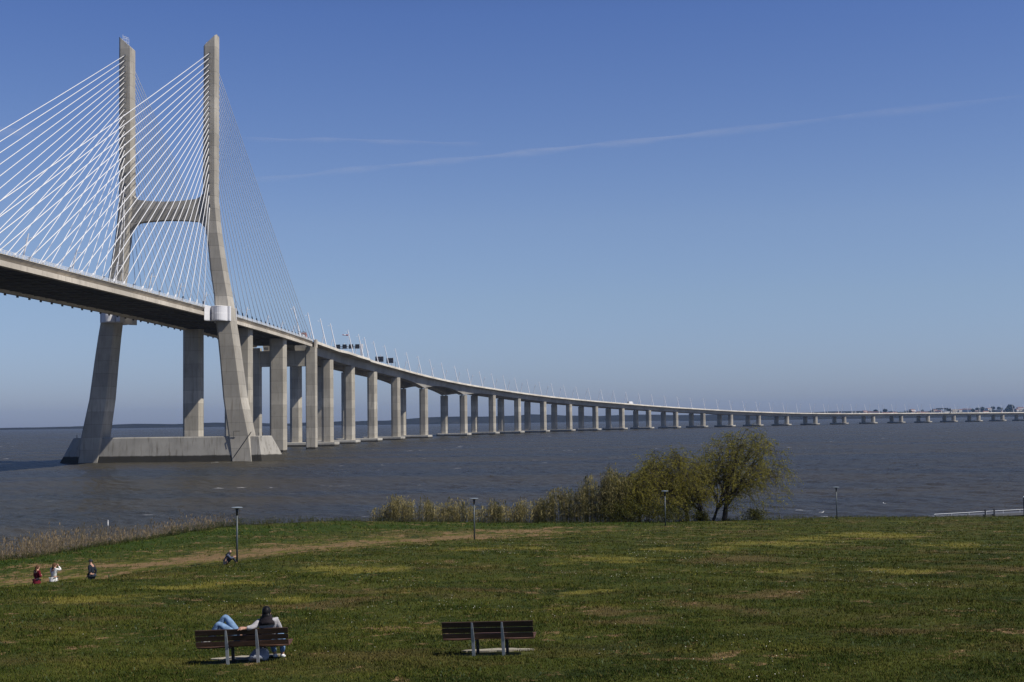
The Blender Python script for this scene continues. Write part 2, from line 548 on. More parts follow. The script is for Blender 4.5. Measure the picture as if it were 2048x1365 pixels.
c00, c01, c11, c10 = int(wi[0, 0]), int(wi[0, -1]), int(wi[-1, -1]), int(wi[-1, 0])
wv_ = np.concatenate([wv_, outer])
ring_faces = [tuple([n0, n0 + 1] + [int(v) for v in wi[0, ::-1]]), tuple([n0 + 1, n0 + 2] + [int(v) for v in wi[::-1, -1]]), tuple([n0 + 2, n0 + 3] + [int(v) for v in wi[-1, :]]), tuple([n0 + 3, n0] + [int(v) for v in wi[:, 0]])]
wm = mat("river_water", (0.065, 0.055, 0.045), 0.18, spec=0.5)
wm.node_tree.nodes["Principled BSDF"].inputs["IOR"].default_value = 1.30
wm.node_tree.nodes["Principled BSDF"].inputs["Specular IOR Level"].default_value = 0.11
t = NT(wm)
p = t.pos()
wind = t.add("ShaderNodeMapping")
wind.inputs["Rotation"].default_value = (0, 0, R(12))
wind.inputs["Scale"].default_value = (0.45, 1.0, 1.0)
t.link(p, wind.inputs["Vector"])
pw = wind.outputs[0]
w1 = t.noise(pw, 0.16, 6, 0.62)
w2 = t.noise(pw, 0.9, 4, 0.6)
w3 = t.noise(t.mapping(p, (0.25, 1.0, 1.0)), 0.018, 5, 0.6)
silt = t.mix(t.smooth(w3, 0.38, 0.62), (0.045, 0.040, 0.028), (0.025, 0.028, 0.028))
# foam on breaking crests
fo = t.noise(t.mapping(p, (0.12, 1.0, 1.0)), 0.11, 7, 0.72)
fo2 = t.noise(pw, 0.35, 3, 0.6)
foam = t.math('MULTIPLY', t.smooth(fo, 0.63, 0.67), t.smooth(fo2, 0.52, 0.62))
silt = t.mix(foam, silt, (0.6, 0.6, 0.6))
b1 = t.add("ShaderNodeBump")
b1.inputs["Strength"].default_value = 1.0
b1.inputs["Distance"].default_value = 0.5
t.link(w1, b1.inputs["Height"])
b2 = t.add("ShaderNodeBump")
b2.inputs["Strength"].default_value = 0.9
b2.inputs["Distance"].default_value = 0.35
t.link(w2, b2.inputs["Height"])
t.link(b1.outputs[0], b2.inputs["Normal"])
dif = t.add("ShaderNodeBsdfDiffuse")
t.link(silt, dif.inputs["Color"])
t.link(b2.outputs[0], dif.inputs["Normal"])
glo = t.add("ShaderNodeBsdfGlossy")
glo.inputs["Color"].default_value = (1, 1, 1, 1)
t.link(t.math('ADD', 0.16, t.math('MULTIPLY', w3, 0.2)), glo.inputs["Roughness"])
t.link(b2.outputs[0], glo.inputs["Normal"])
fre = t.add("ShaderNodeFresnel")
fre.inputs["IOR"].default_value = 1.33
t.link(b2.outputs[0], fre.inputs["Normal"])
wms = t.add("ShaderNodeMixShader")
t.link(t.math('MULTIPLY', fre.outputs[0], t.math('ADD', 0.20, t.math('MULTIPLY', w3, 0.24))), wms.inputs[0])
t.link(dif.outputs[0], wms.inputs[1])
t.link(glo.outputs[0], wms.inputs[2])
t.link(wms.outputs[0], t.n["Material Output"].inputs["Surface"])
wme = bpy.data.meshes.new("water")
wme.from_pydata(wv_.tolist(), [], wf.tolist() + ring_faces)
wme.polygons.foreach_set("use_smooth", np.ones(len(wme.polygons), dtype=bool))
wme.materials.append(wm)
tag(link("water", wme), "brown grey choppy river water", "water", kind="structure")

# far shore hills
hm = mat("far_shore_woods", (0.035, 0.045, 0.03), 1.0, spec=0.0)
t = NT(hm)
p = t.pos()
n = t.noise(t.mapping(p, (1, 1, 3)), 0.012, 5, 0.7)
t.link(t.ramp(n, [(0.35, (0.016, 0.018, 0.018)), (0.68, (0.032, 0.033, 0.030)), (0.80, (0.10, 0.085, 0.07))]), t.b.inputs["Base Color"])
hs = MB()
hr = random.Random(3)
xs = np.arange(-6500, 9500, 60.0)
prof = []
for x in xs:
    h = 26 + 9 * math.sin(x * 0.0011 + 0.6) + 6 * math.sin(x * 0.0034 + 2) + 3 * math.sin(x * 0.011) + hr.uniform(-2.0, 2.0)
    h *= 1.08 * np.interp(x, [-5000, -2900, -2300, -1300, 600, 2200, 4200], [0.42, 0.45, 0.75, 1.0, 1.05, 0.9, 0.8])
    prof.append(max(8, h))
rings = []
for x, h in zip(xs, prof):
    y0 = 6950 + 120 * math.sin(x * 0.002)
    rings.append([(x, y0, -1), (x, y0 + 25, 2.5), (x, y0 + 90, h * 0.55), (x, y0 + 240, h * 0.9), (x, y0 + 480, h), (x, y0 + 1300, h * 0.8), (x, y0 + 1500, -1)])
hs.loft(rings, cap=False, closed=False)
tag(hs.build("hills", hm, smooth=True), "low dark wooded hills along the far shore", "hills", kind="structure")

# ------------------------------------------------------------------ the cable-stayed bridge
ST_T = -283.2
bridge = empty("cable_stayed_bridge", bp(ST_T, 0, 0))
tag(bridge, "grey concrete cable-stayed bridge with a tall H-shaped pylon and white stay cables", "bridge")
BL = bridge.location.copy()
class BMB(MB):
    """mesh in world space, stored relative to the bridge's base"""
    def build(self, name, m, parent=None, smooth=False):
        self.v = [tuple(Vector(q) - ORG[0]) for q in self.v]
        return MB.build(self, name, m, parent, smooth)
ORG = [BL]

def sweep(sts, prof_fn):
    rings = []
    for s in sts:
        tp = top(s)
        rings.append([bp(s, o, tp + z) for o, z in prof_fn(s)])
    return rings

def arange(a, b, d):
    n = max(1, int(round((b - a) / d)))
    return [a + (b - a) * i / n for i in range(n + 1)]

# deck of the stayed span
S0, S1 = -880, -81.5
sts = arange(S0, S1, 9)
d = BMB()
d.loft(sweep(sts, lambda s: [(-15.2, -0.85), (15.2, -0.85), (15.45, -0.95), (15.5, -1.10), (14.55, -1.18), (14.55, -1.5), (-14.55, -1.5), (-14.55, -1.18), (-15.5, -1.10), (-15.45, -0.95)]))
deck = d.build("deck", M['deck'], bridge)
for sgn in (1, -1):
    g = BMB()
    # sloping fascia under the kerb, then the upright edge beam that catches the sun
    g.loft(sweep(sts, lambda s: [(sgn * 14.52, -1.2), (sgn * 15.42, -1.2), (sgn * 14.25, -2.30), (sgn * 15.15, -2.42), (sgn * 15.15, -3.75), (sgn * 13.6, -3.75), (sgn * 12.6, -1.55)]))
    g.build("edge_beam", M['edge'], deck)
u = BMB()
k = 0
for s in arange(-760, S1 - 6, 8.7):
    tp = top(s)
    x, y, h, _ = axis(s)
    Mx = Matrix.Translation((x, y, tp)) @ Matrix.Rotation(-h, 4, 'Z')
    u.box(-13.3, -0.25, -3.16, 13.3, 0.25, -3.02, Mx)
    u.box(-14.95, -0.45, -4.3, -14.55, 0.45, -3.76, Mx)
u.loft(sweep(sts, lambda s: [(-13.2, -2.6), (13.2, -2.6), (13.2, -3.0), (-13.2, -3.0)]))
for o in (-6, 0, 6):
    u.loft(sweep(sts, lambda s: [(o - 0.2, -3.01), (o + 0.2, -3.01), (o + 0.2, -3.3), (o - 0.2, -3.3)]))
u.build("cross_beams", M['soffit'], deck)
road = BMB()
road.loft(sweep(sts, lambda s: [(-14.2, -0.846), (14.2, -0.846)]), cap=False, closed=False)
road.build("carriageway", M['asphalt'], deck)
for sgn in (1, -1):
    r = BMB()
    for z in (-0.02, -0.36, -0.62):
        r.loft(sweep(sts, lambda s: [(sgn * 15.2, z - 0.05), (sgn * 15.3, z - 0.05), (sgn * 15.3, z + 0.05), (sgn * 15.2, z + 0.05)]))
    for s in arange(-560, S1, 1.7):
        tp = top(s)
        x, y, h, _ = axis(s)
        Mx = Matrix.Translation((x, y, tp)) @ Matrix.Rotation(-h, 4, 'Z')
        r.box(sgn * 15.3, -0.06, -0.96, sgn * 15.42, 0.06, 0.02, Mx)
    r.build("railing", M['rail'], deck)

# pylon
pylon = empty("pylon", (0, 0, 0), parent=bridge)
LEG = [  # height, half separation, width across, depth along
    (-2, 28.6, 8.1, 10.4), (0.5, 28.0, 8.0, 10.2), (10, 26.8, 7.8, 9.8), (22.9, 24.5, 7.0, 9.2), (36.7, 23.0, 6.45, 8.8), (45.7, 21.9, 6.1, 8.5), (51.3, 21.1, 5.9, 8.2), (56, 20.6, 5.8, 7.6),
    (60.3, 20.1, 5.5, 7.0), (69.2, 18.6, 5.3, 6.4), (77, 17.6, 4.85, 6.0), (82, 16.9, 4.85, 5.6), (86.6, 16.35, 4.9, 5.3), (90.5, 15.95, 4.95, 5.1), (94.4, 15.65, 4.95, 5.0), (100, 15.55, 4.9, 5.0), (114, 15.6, 4.85, 5.0), (135, 15.7, 4.82, 5.0), (150.6, 15.75, 4.8, 5.0)]
def leg_ring(h, c, w, dp, sgn, ch=0.6):
    q = []
    hw, hd = w / 2, dp / 2
    for (a, b) in ((-hw + ch, -hd), (hw - ch, -hd), (hw, -hd + ch), (hw, hd - ch), (hw - ch, hd), (-hw + ch, hd), (-hw, hd - ch), (-hw, -hd + ch)):
        q.append(bp(ST_T + b, sgn * c - 0.35 + a, h))
    return q
legs = []
for sgn in (1, -1):
    g = BMB()
    rings = [leg_ring(*r_, sgn) for r_ in LEG]
    # slanted top: high on the outer side, low towards the middle
    h, c, w, dp = LEG[-1]
    tip = []
    for q in leg_ring(h, c, w, dp, sgn):
        x, y, hh, _ = axis(ST_T)
        off = (q.x - x) * math.cos(hh) - (q.y - y) * math.sin(hh)
        rel = (off + 0.35 - sgn * (c - w / 2)) / w * (1 if sgn > 0 else -1)
        rel = max(0, min(1, rel if sgn > 0 else rel))
        q = q.copy()
        q.z = 152.2 + 4.4 * rel
        tip.append(q)
    rings.append(tip)
    g.loft(rings)
    lg = g.build("leg", M['tower'], pylon)
    legs.append(lg)
# crossbeam with curved top and soffit
g = BMB()
N = 18
rings = []
for i in range(N + 1):
    o = -13.9 + 27.6 * i / N
    a = abs(o + 0.1) / 13.8
    zt = 95.0 + 1.3 * a ** 2 + 3.2 * max(0, a - 0.80) ** 1.5 * 8
    zb = 88.2 - 1.1 * a ** 2 - 2.6 * max(0, a - 0.80) ** 1.5 * 9
    rings.append([bp(ST_T - 1.75, o - 0.25, zb), bp(ST_T - 1.75, o - 0.25, zb + (zt - zb) * 0.62), bp(ST_T - 1.75, o - 0.25, zt), bp(ST_T + 1.75, o - 0.25, zt), bp(ST_T + 1.75, o - 0.25, zb)])
g.loft(rings)
g.build("crossbeam", M['tower'], pylon)
# pile cap with wedge-shaped ends
g = BMB()
def capring(z, L, Ln, hd):
    o = 0.9
    return [bp(ST_T + b, o + a, z) for a, b in ((-L, 0), (-Ln, -hd), (Ln, -hd), (L, 0), (Ln, hd), (-Ln, hd))]
g.loft([capring(-2, 42.3, 34.5, 5.2), capring(0, 41.5, 34.0, 5.0), capring(8.7, 36.6, 32.6, 4.3), capring(9.0, 36.3, 32.4, 4.1)])
cap = g.build("pile_cap", M['cap'], pylon)
for o in (-33, -30, 33.5, 34.8):
    rl = BMB()
    rl.tube([bp(ST_T - 3.5, o, 9.0), bp(ST_T - 3.5, o, 10.2)], 0.12, 5)
    rl.build("bollard", M['dark'], pylon)
rl = BMB()
rl.tube([bp(ST_T - 5.6, 24.8, 7.9), bp(ST_T - 5.6, 24.8, 10.8), bp(ST_T - 5.6, 27, 10.8)], 0.10, 5)
rl.build("davit", M['dark'], pylon)
rl = BMB()
rl.tube([bp(ST_T - 5.4, 31.2, 10.5), bp(ST_T - 6.1, 25.0, 1.5)], 0.16, 6)
rl.build("stay_rod", M['dark'], pylon)
# wind fairings where the deck passes the legs
for sgn in (1, -1):
    for fr in (-1, 1):
        g = BMB()
        foot = [(3.9, 15.3), (9.6, 15.3), (8.3, 16.4), (7.6, 17.0)] + [(4.9 + 3.3 * math.sin(math.pi * i_ / 12), 19.9 - 2.9 * math.cos(math.pi * i_ / 12)) for i_ in range(1, 11)] + [(5.3, 22.9), (5.3, 23.7), (3.9, 23.9)]
        rings = []
        for z, kx in ((50.6, 0.97), (50.9, 1.0), (53.2, 1.0), (53.3, 0.985), (55.5, 0.985), (55.7, 1.0), (55.9, 0.97)):
            rings.append([bp(ST_T + fr * (4.0 + (a - 4.0) * kx), sgn * o - (0.35 if o > 16 else 0), z) for a, o in foot])
        g.loft(rings)
        g.build("wind_fairing", M['collar'], pylon)
an = BMB()
for q in range(4):
    an.tube([bp(ST_T - 1 + 0.7 * q, -17.4 + 0.5 * q, 154), bp(ST_T - 1 + 0.7 * q, -17.4 + 0.5 * q, 157.6 - 0.3 * q)], 0.06, 4)
for z in (155.2, 156.4, 157):
    an.tube([bp(ST_T - 1, -17.4, z), bp(ST_T + 1.1, -15.9, z)], 0.05, 4)
an.build("antenna", M['rail'], legs[1])
an = BMB()
an.tube([bp(ST_T, 13.6, 152.5), bp(ST_T, 13.6, 154.2)], 0.15, 5)
an.build("beacon", M['rail'], legs[0])

# stay cables
zy = [185, 215, 250, 285, 315, 347, 378, 410, 440, 473, 507, 537, 570, 605, 638, 672, 712, 750, 795, 845, 900, 960, 1025, 1095]
def leg_at(h):
    H = [r_[0] for r_ in LEG]
    return [float(np.interp(h, H, [r_[j] for r_ in LEG])) for j in (1, 2, 3)]
damp = []
for sgn in (1, -1):
    for side in (-1, 1):
        for i, yy in enumerate(zy):
            ha = 160.9 - yy * 0.0614
            c, w_, dp = leg_at(ha)
            A = bp(ST_T + side * (dp / 2 - 0.15), sgn * c - 0.35, ha)
            s = ST_T + side * (8.8 + 8.45 * (23 - i)) if side > 0 else ST_T - (9.2 + 8.75 * (23 - i))
            B = bp(s, sgn * 14.75, top(s) - 0.9)
            g = BMB()
            dv = (A - B).normalized()
            rr = 0.105 if side > 0 else 0.130
            L = (A - B).length
            mid = []
            for q in range(0, 7):
                f_ = q / 6
                sag = -0.0035 * L * math.sin(math.pi * f_)
                mid.append(B + (A - B) * f_ + Vector((0, 0, sag)))
            g.tube(mid, rr, 6)
            cb = g.build("stay_cable", M['cable'], bridge, smooth=True)
            g = BMB()
            g.tube([A - dv * 0.05, A - dv * 1.3], 0.30, 6)
            g.build("anchor_sleeve", M['damper'], cb)
            if side > 0:
                g = BMB()
                g.tube([B + dv * 1.2, B + dv * 3.0], 0.26, 6)
                pz = B + dv * 2.6
                g.tube([pz, bp(s - 0.9, sgn * 14.75, top(s) - 0.9)], 0.09, 4)
                g.build("damper", M['damper'], cb)
            else:
                g = BMB()
                g.tube([B, B + dv * 2.2], 0.27, 6)
                g.build("damper", M['damper' if i % 3 == 2 else 'cable'], cb)

def octo(s, off, w, dp, z, ch):
    hw, hd = w / 2, dp / 2
    return [bp(s + b, off + a, z) for a, b in ((-hw + ch, -hd), (hw - ch, -hd), (hw, -hd + ch), (hw, hd - ch), (hw - ch, hd), (-hw + ch, hd), (-hw, hd - ch), (-hw, -hd + ch))]

# piers of the side span
def column(parent, s, off, w, dp, z0, z1, ch, m=None):
    g = BMB()
    g.loft([octo(s, off, w, dp, z, ch) for z in (z0, z1)])
    return g.build("column", m or M['pier'], parent)
for s, offs, wd in ((-211.2, (-11.35, 9.4), 7.6), (-140.6, (-11.6, 9.6), 7.3)):
    pr = empty("pier", (0, 0, 0), parent=bridge)
    for o in offs:
        column(pr, s, o, wd, 6.0, -2, top(s) - 3.3, 0.9)
# transition pier: a portal whose columns rise outside the deck
s = -78.6
pr = empty("pier", (0, 0, 0), parent=bridge)
for o in (-14.6, 14.15):
    g = BMB()
    g.loft([octo(s, o, 5.3, 5.0, z, 0.4) for z in (-2, top(s) - 4.0)])
    g.build("column", M['pier'], pr)
    g = BMB()
    e = 1 if o > 0 else -1
    g.loft([octo(s + 1.3, o + e * 2.15, 1.2, 3.0, z, 0.1) for z in (top(s) - 4.05, top(s) + 0.1)])
    g.build("column_head", M['edge'], pr)
g = BMB()
g.loft([[bp(s + b, o, z) for b, z in ((-2.2, 42.6), (-2.2, 50.6), (2.2, 50.6), (2.2, 42.6))] for o in (-12.2, 11.7)])
g.build("portal_beam", M['pier'], pr)
g = BMB()
x, y, h, _ = axis(s - 4)
g.box(-9.2, -1.5, 51.0, -7.3, 0.0, 52.3, Matrix.Translation((x, y, 0)) @ Matrix.Rotation(-h, 4, 'Z'))
g.build("inspection_cabin", M['white'], pr)

# ------------------------------------------------------------------ the long viaduct
ORG[0] = bp(0, 0, 0)
via = empty("viaduct", ORG[0])
tag(via, "long grey concrete viaduct on paired columns curving away across the river to the right", "viaduct")
PS = [0, 78.6, 157.2, 235.8, 327.6, 455.8, 546.4]
while PS[-1] < 2330:
    PS.append(PS[-1] + 78.6)
V0, V1 = -77.2, 2400
def depth(s):
    base = np.interp(s, [0, 240, 560, 1000, 1300, 1700, 2400], [6.2, 6.2, 5.9, 6.3, 5.6, 5.0, 4.6])
    hn = 0
    if 257 < s <= 327.6: hn = ((s - 257) / 70.6) ** 2
    elif 327.6 < s < 391.7: hn = ((391.7 - s) / 64.1) ** 2
    elif 391.7 <= s <= 455.8: hn = ((s - 391.7) / 64.1) ** 2
    elif 455.8 < s < 526: hn = ((526 - s) / 70.2) ** 2
    return base + 3.7 * hn - (0.5 if 330 < s < 455 else 0) * (1 - hn)
def edge(s):
    return 15.5 + 2.2 * float(np.interp(s, [8, 30, 108, 124], [0, 1, 1, 0]))
sts = sorted(set(arange(V0, V1, 9) + [8, 30, 108, 124] + [257 + 6 * i for i in range(46)]))
d = BMB()
d.loft(sweep(sts, lambda s: [(-15.3, -1.05), (edge(s) - 0.2, -1.05), (edge(s) - 0.2, -1.45), (12.9, -1.75), (-12.9, -1.75), (-15.3, -1.45)]))
vdeck = d.build("deck", M['deck'], via)
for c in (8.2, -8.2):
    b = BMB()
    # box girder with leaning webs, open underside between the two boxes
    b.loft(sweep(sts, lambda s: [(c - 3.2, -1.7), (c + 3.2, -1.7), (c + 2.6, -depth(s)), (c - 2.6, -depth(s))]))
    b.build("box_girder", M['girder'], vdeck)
for sgn in (1, -1):
    b = BMB()
    e = (lambda s: edge(s)) if sgn > 0 else (lambda s: 15.5)
    b.loft(sweep(sts, lambda s: [(sgn * (e(s) - 0.35), -1.06), (sgn * (e(s) - 0.28), -0.25), (sgn * (e(s) - 0.05), -0.25), (sgn * e(s), -0.6), (sgn * e(s), -1.55), (sgn * (e(s) - 0.18), -1.6), (sgn * (e(s) - 0.18), -1.06)]))
    b.build("parapet", M['parapet'], vdeck)
    b = BMB()
    b.loft(sweep(sts, lambda s: [(sgn * (e(s) - 0.2), -0.06), (sgn * (e(s) - 0.12), -0.06), (sgn * (e(s) - 0.12), 0.02), (sgn * (e(s) - 0.2), 0.02)]))
    for s in arange(V0, 700, 3.0):
        x, y, h, tp = axis(s)
        Mx = Matrix.Translation((x, y, tp)) @ Matrix.Rotation(-h, 4, 'Z')
        b.box(sgn * (e(s) - 0.21), -0.04, -0.26, sgn * (e(s) - 0.11), 0.04, -0.05, Mx)
    b.build("railing", M['rail'], vdeck)
b = BMB()
b.loft(sweep(sts, lambda s: [(-15, -1.046), (15, -1.046)]), cap=False, closed=False)
b.build("carriageway", M['asphalt'], vdeck)
for i, s in enumerate(PS):
    pr = empty("pier", (0, 0, 0), parent=via)
    for o in (9.7, -8.4):
        column(pr, s, o, 6.6, 5.0, 2.0, top(s) - depth(s) - 0.35, 1.45)
        g = BMB()
        for q in (-1.6, 1.6):
            x, y, h, _ = axis(s)
            g.box(o + q - 0.5, -1.0, top(s) - depth(s) - 0.34, o + q + 0.5, 1.0, top(s) - depth(s) + 0.0, Matrix.Translation((x, y, 0)) @ Matrix.Rotation(-h, 4, 'Z'))
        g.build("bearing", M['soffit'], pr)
    g = BMB()
    g.loft([octo(s, 0.4, 31, 10.0, z, 1.6) for z in (-2, 2.35)] + [octo(s, 0.4, 30.6, 9.6, 2.5, 1.5)])
    g.build("pile_cap", M['pilecap'], pr)

# ------------------------------------------------------------------ lamps on the bridge
def make_bridge_lamp():
    root = empty("bridge_lamp")
    H, lean = 15.5, -3.4
    g = MB()
    g.tube([(0, 0, 0), (lean * 0.5, 0, H * 0.5), (lean, 0, H)], [0.36, 0.28, 0.20], 6)
    g.build("pole", M['lampwhite'], root)
    g = MB()
    zc, xc = H * 0.90, lean * 0.90
    g.tube([(xc - 1.6, 0, zc + 0.25), (xc + 0.9, 0, zc - 0.15)], 0.06, 5)
    g.tube([(xc, -0.8, zc), (xc, 0.8, zc)], 0.05, 5)
    g.build("cross_arm", M['lampwhite'], root)
    g = MB()
    g.loft([[(xc - 1.7, -0.22, zc + 0.20), (xc - 1.7, 0.22, zc + 0.20), (xc - 1.7, 0.15, zc + 0.36), (xc - 1.7, -0.15, zc + 0.36)],
            [(xc - 0.8, -0.22, zc + 0.06), (xc - 0.8, 0.22, zc + 0.06), (xc - 0.8, 0.15, zc + 0.24), (xc - 0.8, -0.15, zc + 0.24)]])
    g.build("luminaire", M['lampwhite'], root)
    return root
proto = make_bridge_lamp()
used = False
NEAR = [-73.1, -34.2, 0.9, 51.7, 89.8, 117.3, 154.2, 191.3, 227.3, 264.7, 302.9, 341.7, 379.7, 422, 462.8, 501.4, 539.6, 576, 612.1]
while NEAR[-1] < 2300:
    NEAR.append(NEAR[-1] + 37.4)
MAIN = [-112 - 39 * i for i in range(10)]
for rowname, sgn in (("near", 1), ("far", -1)):
    for where, lst in (("viaduct", NEAR), ("stayed", MAIN)):
        k = 0
        for s in lst:
            if where == "stayed" and sgn > 0 and s < -150:
                continue
            if where == "viaduct" and sgn < 0:
                s = s + 11
            if abs(s - ST_T) < 8:
                continue
            k += 1
            x, y, h, tp = axis(s)
            o = proto if not used else copy_tree(proto)
            used = True
            o.location = bp(s, sgn * ((edge(s) if sgn > 0 and where == "viaduct" else 15.5) - 0.75), tp - 1.05)
            o.rotation_euler = (0, 0, -h + (math.pi if sgn < 0 else 0))
            if where == "viaduct":
                lab = "%s white lamp pole beyond the pylon cables along the viaduct's %s parapet" % (ordinal(k), rowname)
            else:
                lab = "%s white lamp pole back from the viaduct's start along the stayed deck's %s edge" % (ordinal(k), rowname)
            tag(o, lab, "street lamp", "leaning lamp poles along the bridge")

# ------------------------------------------------------------------ gantries and road signs on the viaduct
def on_deck(name, s, off=0.0, dz=-1.05):
    x, y, h, tp = axis(s)
    return empty(name, bp(s, off, tp + dz), -h)
g0 = on_deck("sign_gantry", 99)
tag(g0, "dark overhead gantry of four message boards with a white tapered post on the viaduct", "gantry")
b = MB(); b.loft([[(13.9 - a, -a, z), (13.9 + a, -a, z), (13.9 + a, a, z), (13.9 - a, a, z)] for a, z in ((0.4, 0), (0.95, 8.6), (0.9, 9.8))]); b.build("post", M['white'], g0)
b = MB(); b.loft([[(-14 - a, -a, z), (-14 + a, -a, z), (-14 + a, a, z), (-14 - a, a, z)] for a, z in ((0.4, 0), (0.7, 9.0))]); b.build("post", M['white'], g0)
b = MB()
for z in (7.1, 8.2):
    b.box(-13.3, -0.3, z, 12.95, 0.3, z + 0.28)
for q in range(24):
    b.tube([(-13.2 + q * 1.08, -0.25, 7.2), (-12.7 + q * 1.08, -0.25, 8.4)], 0.07, 4)
b.build("truss_beam", M['dark'], g0)
for o in (-1.2, 3.0, 7.2, 11.3):
    b = MB(); b.box(o - 1.35, -0.9, 6.8, o + 1.35, -0.32, 9.5); b.box(o - 1.45, -1.0, 9.5, o + 1.45, -0.3, 9.62); b.build("message_board", M['dark'], g0)
for s, off, lab, side in ((190, -12.5, "grey back of a large road sign on posts, left one of two above the parapet", 0), (207, -12.0, "grey back of a road sign with a dark bracket arm, right one of two", 1)):
    r_ = on_deck("road_sign", s, 8 + 4 * side)
    tag(r_, lab, "road sign", "road signs seen from behind")
    b = MB()
    w_ = 6.0 - 0.9 * side
    b.box(-w_ / 2, -0.08, 3.4, w_ / 2, 0.08, 7.2)
    b.build("panel", M['sign'], r_)
    b = MB()
    for z in (3.9, 5.1, 6.4):
        b.box(-w_ / 2, -0.2, z, w_ / 2, -0.085, z + 0.14)
    for o in (-w_ * 0.3, w_ * 0.3):
        b.box(o - 0.1, -0.35, 0, o + 0.1, -0.205, 7.1)
    if side:
        b.box(w_ / 2, -0.2, 4.0, w_ / 2 + 1.8, -0.08, 4.14)
        b.box(w_ / 2 + 1.6, -0.2, 0.3, w_ / 2 + 1.8, -0.08, 3.99)
    b.build("frame", M['dark'], r_)
ws = on_deck("windsock", 50, 14.0)
tag(ws, "small red and white windsock on a pole beside the viaduct gantry", "windsock")
b = MB(); b.tube([(0, 0, 0), (0, 0, 12.3)], 0.09, 6); b.build("pole", M['lampwhite'], ws)
b = MB(); b.tube([(0, 0, 12.1), (-1.2, 0, 12.2)], [0.42, 0.36], 8); b.build("sock", M['red'], ws)
b = MB(); b.tube([(-1.21, 0, 12.2), (-2.4, 0, 12.25)], [0.36, 0.30], 8); b.build("sock", M['white'], ws)
b = MB(); b.tube([(-2.41, 0, 12.25), (-3.5, 0, 12.35)], [0.30, 0.22], 8); b.build("sock", M['red'], ws)
g1 = on_deck("sign_gantry", 1862)
tag(g1, "small dark portal gantry with a row of signs at the far end of the viaduct", "gantry")
for o in (-17, 17):
    b = MB(); b.box(o - 0.6, -0.6, 0, o + 0.6, 0.6, 8.4); b.build("post", M['dark'], g1)
b = MB(); b.box(-16.35, -0.5, 6.8, 16.35, 0.5, 7.7); b.build("truss_beam", M['dark'], g1)
for q in range(6):
    b = MB(); b.box(-10.2 + q * 4, -0.7, 7.72, -7.8 + q * 4, 0.7, 9.0); b.build("message_board", M['dark'], g1)

# ------------------------------------------------------------------ vehicles on the bridge
def wheels(root, xs_, half, r=0.5):
    for y in xs_:
        for sx in (-1, 1):
            b = MB()
            b.tube([(sx * half, y, r), (sx * (half - 0.28), y, r)], r, 14)
            wv = b.build("wheel", M['tyre'], root)
            b = MB()
            b.tube([(sx * (half + 0.012), y, r), (sx * (half - 0.05), y, r)], r * 0.55, 10)
            b.build("rim", M['rail'], wv)
def truck(name, s, off, label, box_m, cab_m, open_frame=False):
    r_ = on_deck(name, s, off, -0.846 if s < -80 else -1.046)
    tag(r_, label, "truck")
    b = MB(); b.box(-1.1, -6.2, 0.75, 1.1, 5.6, 1.05); b.build("chassis", M['dark'], r_)
    if open_frame:
        b = MB()
        for y in (-6, -3.2, -0.4, 2.4):
            for x in (-1.15, 1.15):
                b.box(x - 0.06, y - 0.06, 1.06, x + 0.06, y + 0.06, 3.7)
        for z in (2.4, 3.6):
            for x in (-1.15, 1.15):
                b.box(x - 0.05, -6, z, x + 0.05, 2.4, z + 0.12)
        b.build("load_frame", M['dark'], r_)
        b = MB(); b.box(-1.2, -6.1, 1.06, 1.2, 2.6, 1.7); b.box(-0.9, -5.4, 1.7, 0.9, 1.8, 2.35); b.build("load", M['rail'], r_)
    else:
        b = MB(); b.box(-1.3, -6.4, 1.06, 1.3, 2.9, 3.95); b.build("cargo_box", box_m, r_)
        b = MB()
        for y in (-6.42,):
            b.box(-1.2, y - 0.02, 1.2, -0.02, y, 3.8); b.box(0.02, y - 0.02, 1.2, 1.2, y, 3.8)
        b.build("rear_door", M['sign'], r_)
    b = MB()
    b.loft([[(x, y, z) for y, z in ((3.1, 0.7), (5.7, 0.7), (5.7, 1.9), (5.35, 3.3), (3.1, 3.5))] for x in (-1.2, 1.2)])
    cabo = b.build("cab", cab_m, r_)
    b = MB(); b.loft([[(x, y, z) for y, z in ((5.68, 2.05), (5.74, 2.05), (5.42, 3.15), (5.36, 3.15))] for x in (-1.0, 1.0)]); b.build("windscreen", M['glass'], cabo)
    for sx in (-1, 1):
        b = MB(); b.box(sx * 1.2, 4.0, 2.1, sx * 1.22, 5.1, 3.0); b.build("window", M['glass'], cabo)
    wheels(r_, (-5.0, -3.7, 4.5), 1.18)
    return r_
redstripe = mat("red_and_white_cab", (0.6, 0.3, 0.25), 0.5)
truck("truck", -97, 13.0, "flatbed truck with dark load frame and reddish white cab near the last stay cables", None, redstripe, True)
t2 = truck("truck", 964, 10.5, "white box truck driving along the middle of the viaduct", M['white'], M['white'])
def car(s, off, label, m):
    r_ = on_deck("car", s, off, -1.046)
    tag(r_, label, "car")
    b = MB()
    b.loft([[(x, y, z) for y, z in ((-2.1, 0.35), (2.15, 0.35), (2.2, 0.75), (1.2, 0.95), (0.55, 1.42), (-1.2, 1.45), (-1.9, 1.0), (-2.15, 0.9))] for x in (-0.86, 0.86)])
    bo = b.build("body", m, r_)
    b = MB()
    for sx in (-1, 1):
        b.loft([[(sx * x, y, z) for y, z in ((-1.6, 1.0), (0.95, 1.0), (0.5, 1.36), (-1.15, 1.38))] for x in (0.861, 0.875)])
    b.build("window", M['glass'], bo)
    wheels(r_, (-1.35, 1.35), 0.87, 0.32)
car(1318, 10.5, "white van-like car on the viaduct beyond the white box truck", M['white'])
car(1611, 10.5, "tiny white car on the viaduct short of the far gantry", M['white'])
car(1526, 10.5, "tiny dark car between two white cars on the far viaduct", M['sign'])
